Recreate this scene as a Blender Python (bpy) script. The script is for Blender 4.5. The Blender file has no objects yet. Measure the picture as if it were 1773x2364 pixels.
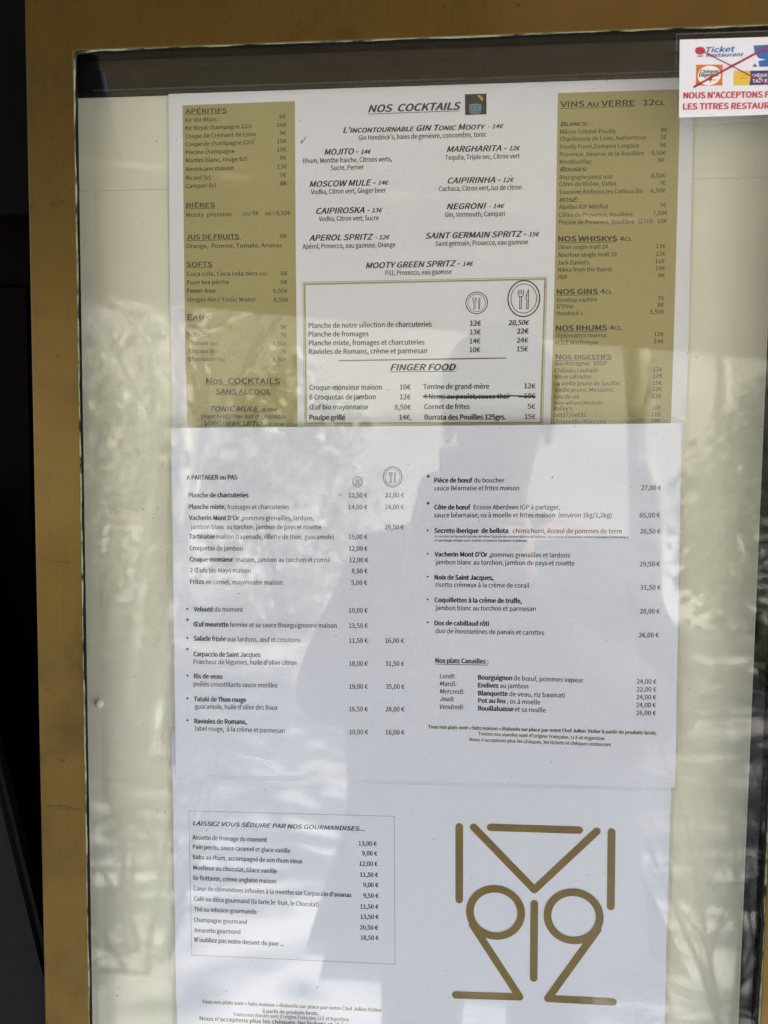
import bpy, bmesh, math, random
from mathutils import Vector, Matrix
random.seed(7)
SC = bpy.context.scene
COL = SC.collection
BASE = 1.46                      # height of the display case centre above the pavement

# ------------------------------------------------------------------ camera
cam = bpy.data.cameras.new('camera')
cam_ob = bpy.data.objects.new('camera', cam); COL.objects.link(cam_ob)
CAM = Vector((0.01158, -0.44976, BASE + 0.01122))
rx, ry, rz = -0.06595, -0.00993, 0.08642      # pitch, roll, yaw of the hand-held phone
Rm = Matrix.Rotation(rz, 3, 'Z') @ Matrix.Rotation(rx, 3, 'X') @ Matrix.Rotation(ry, 3, 'Y')
cam_ob.matrix_world = Matrix.Translation(CAM) @ (Rm @ Matrix.Rotation(math.radians(90), 3, 'X')).to_4x4()
cam.sensor_fit = 'VERTICAL'; cam.sensor_height = 36.0; cam.lens = 36.0 * 1775 / 2364
cam.clip_start = 0.01; cam.clip_end = 400
cam.dof.use_dof = True; cam.dof.focus_distance = 0.447; cam.dof.aperture_fstop = 8.0
SC.camera = cam_ob

# ------------------------------------------------------------------ daylight
SUN = Vector((0.72, 0.13, 0.66)).normalized()           # towards the sun
world = bpy.data.worlds.new('World'); SC.world = world; world.use_nodes = True
wn = world.node_tree
sky = wn.nodes.new('ShaderNodeTexSky'); sky.sky_type = 'NISHITA'; sky.sun_disc = False
sky.sun_elevation = math.asin(SUN.z); sky.sun_rotation = math.atan2(SUN.x, SUN.y)
wn.links.new(sky.outputs[0], wn.nodes['Background'].inputs[0])
wn.nodes['Background'].inputs[1].default_value = 0.085
sun = bpy.data.lights.new('sun', 'SUN'); sun.energy = 5.0; sun.angle = math.radians(0.5); sun.color = (1.0, 0.965, 0.92)
sun_ob = bpy.data.objects.new('sun', sun); COL.objects.link(sun_ob)
sun_ob.rotation_euler = SUN.to_track_quat('Z', 'Y').to_euler(); sun_ob.location = (3, 0, 8)
SC.view_settings.view_transform = 'Standard'; SC.view_settings.look = 'None'
SC.view_settings.gamma = 1.0; SC.view_settings.use_curve_mapping = False
SC.view_settings.exposure = 2.62
SC.cycles.transparent_max_bounces = 48
SC.cycles.max_bounces = 7; SC.cycles.diffuse_bounces = 3; SC.cycles.glossy_bounces = 4
SC.cycles.use_denoising = True; SC.cycles.use_adaptive_sampling = False; SC.cycles.denoising_prefilter = 'NONE'
SC.cycles.caustics_reflective = False; SC.cycles.caustics_refractive = False

# ------------------------------------------------------------------ materials
def nodes(name):
    m = bpy.data.materials.new(name); m.use_nodes = True
    return m, m.node_tree, m.node_tree.nodes['Principled BSDF']
def N(t, kind, **kw):
    n = t.nodes.new('ShaderNode' + kind)
    for k, v in kw.items(): setattr(n, k, v)
    return n
def mix(t, a, b, fac):
    n = N(t, 'Mix', data_type='RGBA')
    for s, v in ((n.inputs[6], a), (n.inputs[7], b), (n.inputs[0], fac)):
        if hasattr(v, 'links') or isinstance(v, bpy.types.NodeSocket): t.links.new(v, s)
        elif isinstance(v, (int, float)): s.default_value = v
        else: s.default_value = (*v, 1)
    return n.outputs[2]
def ramp(t, src, *stops):
    n = N(t, 'ValToRGB'); e = n.color_ramp.elements
    while len(e) < len(stops): e.new(0.5)
    for q, (p, v) in zip(e, stops):
        q.position = p; q.color = (v, v, v, 1)
    t.links.new(src, n.inputs[0]); return n.outputs[0]
def coords(t, scale=(1, 1, 1)):
    g = N(t, 'NewGeometry'); mp = N(t, 'Mapping'); mp.inputs['Scale'].default_value = scale
    t.links.new(g.outputs['Position'], mp.inputs[0]); return mp.outputs[0]
def noise(t, vec, scale, detail=4, rough=0.55):
    n = N(t, 'TexNoise'); n.inputs['Scale'].default_value = scale; n.inputs['Detail'].default_value = detail
    n.inputs['Roughness'].default_value = rough; t.links.new(vec, n.inputs['Vector']); return n.outputs[0]
def bump(t, b, h, strength, dist):
    n = N(t, 'Bump'); n.inputs['Strength'].default_value = strength; n.inputs['Distance'].default_value = dist
    t.links.new(h, n.inputs['Height']); t.links.new(n.outputs[0], b.inputs['Normal'])
def mat(name, a, b=None, scale=60, rough=0.6, metal=0.0, bmp=0.0, stretch=(1, 1, 1), lo=0.35, hi=0.65, spec=0.5, bdist=0.0005):
    m, t, p = nodes(name)
    b = b or a
    v = coords(t, stretch); n = noise(t, v, scale)
    t.links.new(mix(t, a, b, ramp(t, n, (lo, 0), (hi, 1))), p.inputs['Base Color'])
    p.inputs['Roughness'].default_value = rough; p.inputs['Metallic'].default_value = metal
    p.inputs['Specular IOR Level'].default_value = spec
    if bmp: bump(t, p, noise(t, v, scale * 4, 3), bmp, bdist)
    return m
def clear(name, f0, rough, wave=0.0, wscale=8.0, tint=(1, 1, 1), haze=0.0):
    """clear sheet: straight-through transparency with a Schlick mirror on each face"""
    m = bpy.data.materials.new(name); m.use_nodes = True; t = m.node_tree
    t.nodes.remove(t.nodes['Principled BSDF']); out = t.nodes['Material Output']
    g = N(t, 'NewGeometry'); d = N(t, 'VectorMath', operation='DOT_PRODUCT')
    t.links.new(g.outputs['Incoming'], d.inputs[0]); t.links.new(g.outputs['Normal'], d.inputs[1])
    ab = N(t, 'Math', operation='ABSOLUTE'); t.links.new(d.outputs['Value'], ab.inputs[0])
    om = N(t, 'Math', operation='SUBTRACT'); om.inputs[0].default_value = 1; t.links.new(ab.outputs[0], om.inputs[1])
    pw = N(t, 'Math', operation='POWER'); pw.inputs[1].default_value = 5; t.links.new(om.outputs[0], pw.inputs[0])
    ma = N(t, 'Math', operation='MULTIPLY_ADD'); ma.inputs[1].default_value = 1 - f0; ma.inputs[2].default_value = f0
    t.links.new(pw.outputs[0], ma.inputs[0])
    tr = N(t, 'BsdfTransparent'); tr.inputs[0].default_value = (*tint, 1)
    gl = N(t, 'BsdfGlossy'); gl.inputs['Roughness'].default_value = rough
    if wave:
        bn = N(t, 'Bump'); bn.inputs['Strength'].default_value = wave; bn.inputs['Distance'].default_value = 0.001
        t.links.new(noise(t, coords(t), wscale, 2), bn.inputs['Height']); t.links.new(bn.outputs[0], gl.inputs['Normal'])
    base = tr.outputs[0]
    if haze:
        df = N(t, 'BsdfDiffuse'); df.inputs[0].default_value = (0.8, 0.8, 0.78, 1)
        h = N(t, 'MixShader'); h.inputs[0].default_value = haze
        t.links.new(tr.outputs[0], h.inputs[1]); t.links.new(df.outputs[0], h.inputs[2]); base = h.outputs[0]
    mx = N(t, 'MixShader'); t.links.new(ma.outputs[0], mx.inputs[0]); t.links.new(base, mx.inputs[1]); t.links.new(gl.outputs[0], mx.inputs[2])
    t.links.new(mx.outputs[0], out.inputs[0]); return m

def brass_material():
    m, t, p = nodes('aged_brass')
    br = noise(t, coords(t, (900, 900, 30)), 1.0, 4)                # fine brushing
    pa = noise(t, coords(t), 16, 7, 0.68); sp = noise(t, coords(t), 260, 3); bl = noise(t, coords(t), 5, 5, 0.6)
    c = mix(t, (0.118, 0.073, 0.018), (0.138, 0.086, 0.023), ramp(t, br, (0.3, 0), (0.7, 1)))
    c = mix(t, c, (0.072, 0.048, 0.016), ramp(t, pa, (0.46, 0), (0.70, 0.85)))
    c = mix(t, c, (0.185, 0.117, 0.040), ramp(t, bl, (0.52, 0), (0.75, 0.7)))
    c = mix(t, c, (0.035, 0.026, 0.012), ramp(t, sp, (0.68, 0), (0.78, 0.8)))
    t.links.new(c, p.inputs['Base Color'])
    p.inputs['Metallic'].default_value = 0.9
    r = N(t, 'MapRange'); r.inputs['To Min'].default_value = 0.36; r.inputs['To Max'].default_value = 0.55
    t.links.new(pa, r.inputs[0]); t.links.new(r.outputs[0], p.inputs['Roughness'])
    bump(t, p, pa, 0.10, 0.0006); return m
def screen_material():
    """black perforated sheet: staggered small holes in a lighter grey"""
    m, t, p = nodes('perforated_black')
    v = coords(t, (900, 900, 900)); s = N(t, 'SeparateXYZ'); t.links.new(v, s.inputs[0])
    def m2(op, a, b=None):
        n = N(t, 'Math', operation=op)
        for i, q in enumerate((a, b)):
            if q is None: continue
            if isinstance(q, (int, float)): n.inputs[i].default_value = q
            else: t.links.new(q, n.inputs[i])
        return n.outputs[0]
    row = m2('FLOOR', m2('MULTIPLY', s.outputs['Z'], 1.15)); off = m2('MULTIPLY', m2('MODULO', row, 2.0), 0.5)
    fx = m2('SUBTRACT', m2('FRACT', m2('ADD', s.outputs['X'], off)), 0.5)
    fz = m2('SUBTRACT', m2('FRACT', m2('MULTIPLY', s.outputs['Z'], 1.15)), 0.5)
    d = m2('SQRT', m2('ADD', m2('MULTIPLY', fx, fx), m2('MULTIPLY', fz, fz)))
    hole = m2('LESS_THAN', d, 0.2)
    t.links.new(mix(t, (0.0004, 0.0004, 0.0004), (0.009, 0.009, 0.009), hole), p.inputs['Base Color'])
    p.inputs['Roughness'].default_value = 0.7; p.inputs['Specular IOR Level'].default_value = 0.05
    return m

M = {
 'brass': brass_material(),
 'gasket': mat('black_rubber', (0.003, 0.003, 0.0035), (0.008, 0.009, 0.011), 90, 0.5, spec=0.1),
 'bead': mat('old_sealant', (0.24, 0.26, 0.17), (0.015, 0.016, 0.014), 70, 0.8, bmp=0.5, lo=0.46, hi=0.62, spec=0.1),
 'black': mat('black_enamel', (0.004, 0.0035, 0.003), (0.006, 0.0055, 0.005), 40, 0.45, spec=0.06),
 'cream': mat('cream_board', (0.775, 0.762, 0.662), (0.735, 0.722, 0.622), 7, 0.75, bmp=0.1),
 'paper': mat('white_paper', (0.755, 0.750, 0.835), (0.740, 0.735, 0.82), 300, 0.8, bmp=0.05),
 'paper_blue': mat('cool_white_paper', (0.770, 0.790, 0.955), (0.750, 0.770, 0.935), 300, 0.8, bmp=0.05),
 'ink': mat('black_ink', (0.022, 0.021, 0.023), (0.035, 0.034, 0.036), 900, 0.7),
 'gold': mat('gold_print', (0.385, 0.335, 0.155), (0.365, 0.315, 0.14), 500, 0.7),
 'gold_dark': mat('bronze_print', (0.215, 0.15, 0.042), (0.19, 0.13, 0.036), 160, 0.7),
 'gold_text': mat('bronze_lettering', (0.16, 0.12, 0.045), (0.18, 0.135, 0.05), 300, 0.7),
 'hairline': mat('tan_hairline_print', (0.40, 0.385, 0.33), None, 60, 0.7),
 'red': mat('red_print', (0.52, 0.045, 0.06), None, 60, 0.7),
 'wine': mat('crimson_marker', (0.30, 0.012, 0.045), (0.36, 0.02, 0.07), 200, 0.6),
 'orange': mat('orange_print', (0.62, 0.17, 0.035), None, 60, 0.7),
 'yellow': mat('yellow_print', (0.72, 0.48, 0.06), None, 60, 0.7),
 'purple': mat('purple_print', (0.06, 0.035, 0.16), None, 60, 0.7),
 'blue': mat('blue_print', (0.03, 0.10, 0.32), (0.04, 0.13, 0.40), 60, 0.7),
 'white': mat('white_print', (0.8, 0.8, 0.8), None, 60, 0.7),
 'icon_dark': mat('charcoal_print', (0.018, 0.02, 0.02), None, 60, 0.7),
 'icon_blue': mat('pale_blue_print', (0.17, 0.27, 0.33), (0.12, 0.2, 0.26), 900, 0.7),
 'glass': clear('window_glass', 0.043, 0.006, 0.02, 7.0, (0.985, 0.992, 0.985)),
 'acrylic': clear('clear_acrylic', 0.005, 0.012, 0.03, 14.0, (0.985, 0.985, 0.98)),
 'pouch': clear('laminating_film', 0.012, 0.05, 0.25, 30.0, (0.99, 0.99, 0.99)),
 'film_edge': clear('film_edge', 0.03, 0.05, 0, 1, (0.97, 0.97, 0.96), 0.14),
 'screen': screen_material(),
 'wall': mat('recess_dark_red_paint', (0.0022, 0.0006, 0.0005), (0.0012, 0.0006, 0.0005), 30, 0.5, spec=0.02),  # reddish paint taken near black, the shade of the recess included
 'slate': mat('dark_grey_board', (0.007, 0.0075, 0.0085), (0.009, 0.0095, 0.011), 120, 0.55, bmp=0.2, spec=0.05),
 'dust': mat('dust', (0.035, 0.032, 0.028), (0.08, 0.075, 0.065), 400, 0.9),
 'smudge': mat('brown_smudge', (0.20, 0.165, 0.125), (0.30, 0.26, 0.21), 700, 0.9),
 'pin': mat('white_plastic', (0.82, 0.82, 0.80), None, 60, 0.35),
}

# ------------------------------------------------------------------ helpers
def tag(o, label=None, cat=None, group=None, kind=None):
    for k, v in (('label', label), ('category', cat), ('group', group), ('kind', kind)):
        if v: o[k] = v
    return o
def empty(name, loc=(0, 0, 0)):
    o = bpy.data.objects.new(name, None); COL.objects.link(o); o.location = loc; o.empty_display_size = 0.05; return o
def adopt(o, parent):
    if parent is not None:
        o.parent = parent; o.matrix_parent_inverse = Matrix.Translation(-Vector(PW(parent)))
def PW(o):
    v = Vector(o.location)
    if o.parent is not None and o.type == 'EMPTY': v = v + Vector(PW(o.parent))
    return v
def link(name, verts, faces, m, parent=None, smooth=False):
    me = bpy.data.meshes.new(name); me.from_pydata(verts, [], faces); me.update()
    me.materials.append(m if not isinstance(m, str) else M[m])
    if smooth:
        for p in me.polygons: p.use_smooth = True
    o = bpy.data.objects.new(name, me); COL.objects.link(o); adopt(o, parent); return o
def P(x, z, y): return (x / 1000, y, BASE + z / 1000)                  # board millimetres -> metres
def box(name, x0, x1, y0, y1, z0, z1, m, parent=None, bev=0.0):
    bm = bmesh.new(); bmesh.ops.create_cube(bm, size=1)
    for v in bm.verts: v.co = Vector(((x0 + x1) / 2 + v.co.x * (x1 - x0), (y0 + y1) / 2 + v.co.y * (y1 - y0), (z0 + z1) / 2 + v.co.z * (z1 - z0)))
    if bev: bmesh.ops.bevel(bm, geom=bm.edges[:], offset=bev, segments=2, affect='EDGES', profile=0.5)
    me = bpy.data.meshes.new(name); bm.to_mesh(me); bm.free(); me.materials.append(M[m] if isinstance(m, str) else m)
    o = bpy.data.objects.new(name, me); COL.objects.link(o); adopt(o, parent); return o
def slab(name, pts, yf, yb, m, parent=None):
    """flat piece from an outline in board millimetres, front at yf, back at yb"""
    n = len(pts); area = sum(pts[i][0] * pts[(i + 1) % n][1] - pts[(i + 1) % n][0] * pts[i][1] for i in range(n))
    if area < 0: pts = pts[::-1]
    v = [P(x, z, yf) for x, z in pts] + [P(x, z, yb) for x, z in pts]
    f = [tuple(range(n)), tuple(range(2 * n - 1, n - 1, -1))] + [(i, i + n, (i + 1) % n + n, (i + 1) % n) for i in range(n)]
    return link(name, v, f, m, parent)
class Ink:
    """flat print: strokes, rings and fills laid on a sheet at depth y"""
    def __init__(s): s.v = []; s.f = []
    def fill(s, pts, y):
        n = len(pts); a = sum(pts[i][0] * pts[(i + 1) % n][1] - pts[(i + 1) % n][0] * pts[i][1] for i in range(n))
        if a < 0: pts = pts[::-1]
        b = len(s.v); s.v += [P(px, pz, y) for px, pz in pts]; s.f.append(tuple(range(b, b + n)))
    def stroke(s, pts, w, y, cap=True):
        for k, ((x0, z0), (x1, z1)) in enumerate(zip(pts, pts[1:])):
            L = math.hypot(x1 - x0, z1 - z0) or 1e-6; nx, nz = -(z1 - z0) / L * w / 2, (x1 - x0) / L * w / 2
            s.fill([(x0 + nx, z0 + nz), (x0 - nx, z0 - nz), (x1 - nx, z1 - nz), (x1 + nx, z1 + nz)], y - 0.000002 * k)
        if cap:
            for k, (x, z) in enumerate(pts): s.disc(x, z, w / 2, w / 2, y - 0.000001 - 0.000002 * (k + len(pts)), 20)
    def disc(s, x, z, rx, rz, y, n=40): s.fill([(x + rx * math.cos(k * math.tau / n), z + rz * math.sin(k * math.tau / n)) for k in range(n)], y)
    def ring(s, x, z, rx, rz, w, y, n=64):
        b = len(s.v)
        for k in range(n):
            c, q = math.cos(k * math.tau / n), math.sin(k * math.tau / n)
            s.v += [P(x + (rx - w / 2) * c, z + (rz - w / 2) * q, y), P(x + (rx + w / 2) * c, z + (rz + w / 2) * q, y)]
        for k in range(n):
            a, c = b + 2 * k, b + 2 * ((k + 1) % n); s.f.append((a, c, c + 1, a + 1))
    def frame(s, pts, d0, d1, y):
        cx = sum(p[0] for p in pts) / 4; cz = sum(p[1] for p in pts) / 4
        def ins(p, d): return (p[0] - math.copysign(d, p[0] - cx), p[1] - math.copysign(d, p[1] - cz))
        b = len(s.v)
        for p in pts: s.v += [P(*ins(p, d0), y), P(*ins(p, d1), y)]
        for k in range(4):
            a, c = b + 2 * k, b + 2 * ((k + 1) % 4); s.f.append((a, a + 1, c + 1, c))
    def build(s, name, m, parent): return link(name, s.v, s.f, m, parent)

# ------------------------------------------------------------------ lettering
def font_file(name):
    try:
        import os
        p = os.path.join(bpy.utils.system_resource('DATAFILES', path='fonts'), name)
        return bpy.data.fonts.load(p) if os.path.exists(p) else None
    except Exception: return None
SANS = font_file('Noto Sans CJK Regular.woff2')      # ships with Blender; the built-in font stands in if it is missing
STYLE = {'n': (SANS, 0.012, 0), 'm': (SANS, 0.022, 0), 'b': (SANS, 0.036, 0), 'i': (SANS, 0.012, 0.22), 'j': (SANS, 0.03, 0.22),
         'h': (SANS, 0.026, 0), 'H': (SANS, 0.04, 0), 'k': (SANS, 0.03, 0.26), 'K': (SANS, 0.036, 0.26)}     # font, stroke gain in em, slant
def text_curve(style, body):
    f, gain, shear = STYLE[style]
    c = bpy.data.curves.new('lettering', 'FONT'); c.body = ''.join(q.upper() if q in 'éèêâîô' and style in 'hHkK' else q for q in body)
    if f: c.font = f
    c.shear = shear; c.resolution_u = 3; c.fill_mode = 'FRONT'
    if style in 'hHkK':
        c.small_caps_scale = 0.80
        for ch, q in zip(body, c.body_format):
            if ch.islower() and ch in 'abcdefghijklmnopqrstuvwxyz': q.use_small_caps = True
    o = bpy.data.objects.new('lettering', c); COL.objects.link(o); return o
def typeset(jobs):
    """jobs: (rows, depth, name, material, parent); every row is (style, text, x0, z0, x1, z1, cap height)"""
    tmp = []
    caps = {s: text_curve(s, 'H') for s in STYLE}
    for rows, y, name, m, par in jobs:
        tmp.append([text_curve(r[0], r[1]) if r[1] else None for r in rows])
    bpy.context.view_layer.update(); dg = bpy.context.evaluated_depsgraph_get()
    def grab(o):
        e = o.evaluated_get(dg); me = e.to_mesh(); v = [tuple(q.co) for q in me.vertices]; f = [tuple(p.vertices) for p in me.polygons]
        e.to_mesh_clear(); return v, f
    ch = {s: max(q[1] for q in grab(o)[0]) for s, o in caps.items()}
    for (rows, y, name, m, par), obs in zip(jobs, tmp):
        ink = Ink()
        for r, o in zip(rows, obs):
            st, tx, x0, z0, x1, z1, cap = r
            if st == 'r': ink.stroke([(x0, z0), (x1, z1)], cap, y, False); continue
            if st == 'o': ink.disc(x0, z0, cap, cap, y, 14); continue
            v, f = grab(o)
            if not v: continue
            a, b = min(q[0] for q in v), max(q[0] for q in v)
            L = math.hypot(x1 - x0, z1 - z0); cs, sn = (x1 - x0) / L, (z1 - z0) / L
            sx, sz = L / (b - a), cap / ch[st]
            g = STYLE[st][1] * sz                       # ink spread: the glyphs struck again a hair aside
            for n_, (gx, gz) in enumerate(((-0.5, -0.2), (0.5, -0.2), (0, 0.3)) if g > 0.05 else ((-0.5, 0), (0.5, 0))):
                k = len(ink.v)
                for q in v:
                    u, w = (q[0] - a) * sx + gx * g, q[1] * sz + gz * g
                    ink.v.append(P(x0 + u * cs - w * sn, z0 + u * sn + w * cs, y - 0.000006 * n_))
                ink.f += [tuple(k + i for i in p) for p in f]
        ink.build(name, m, par)
    for o in list(caps.values()) + [o for l in tmp for o in l if o]:
        c = o.data; bpy.data.objects.remove(o); bpy.data.curves.remove(c)

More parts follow.
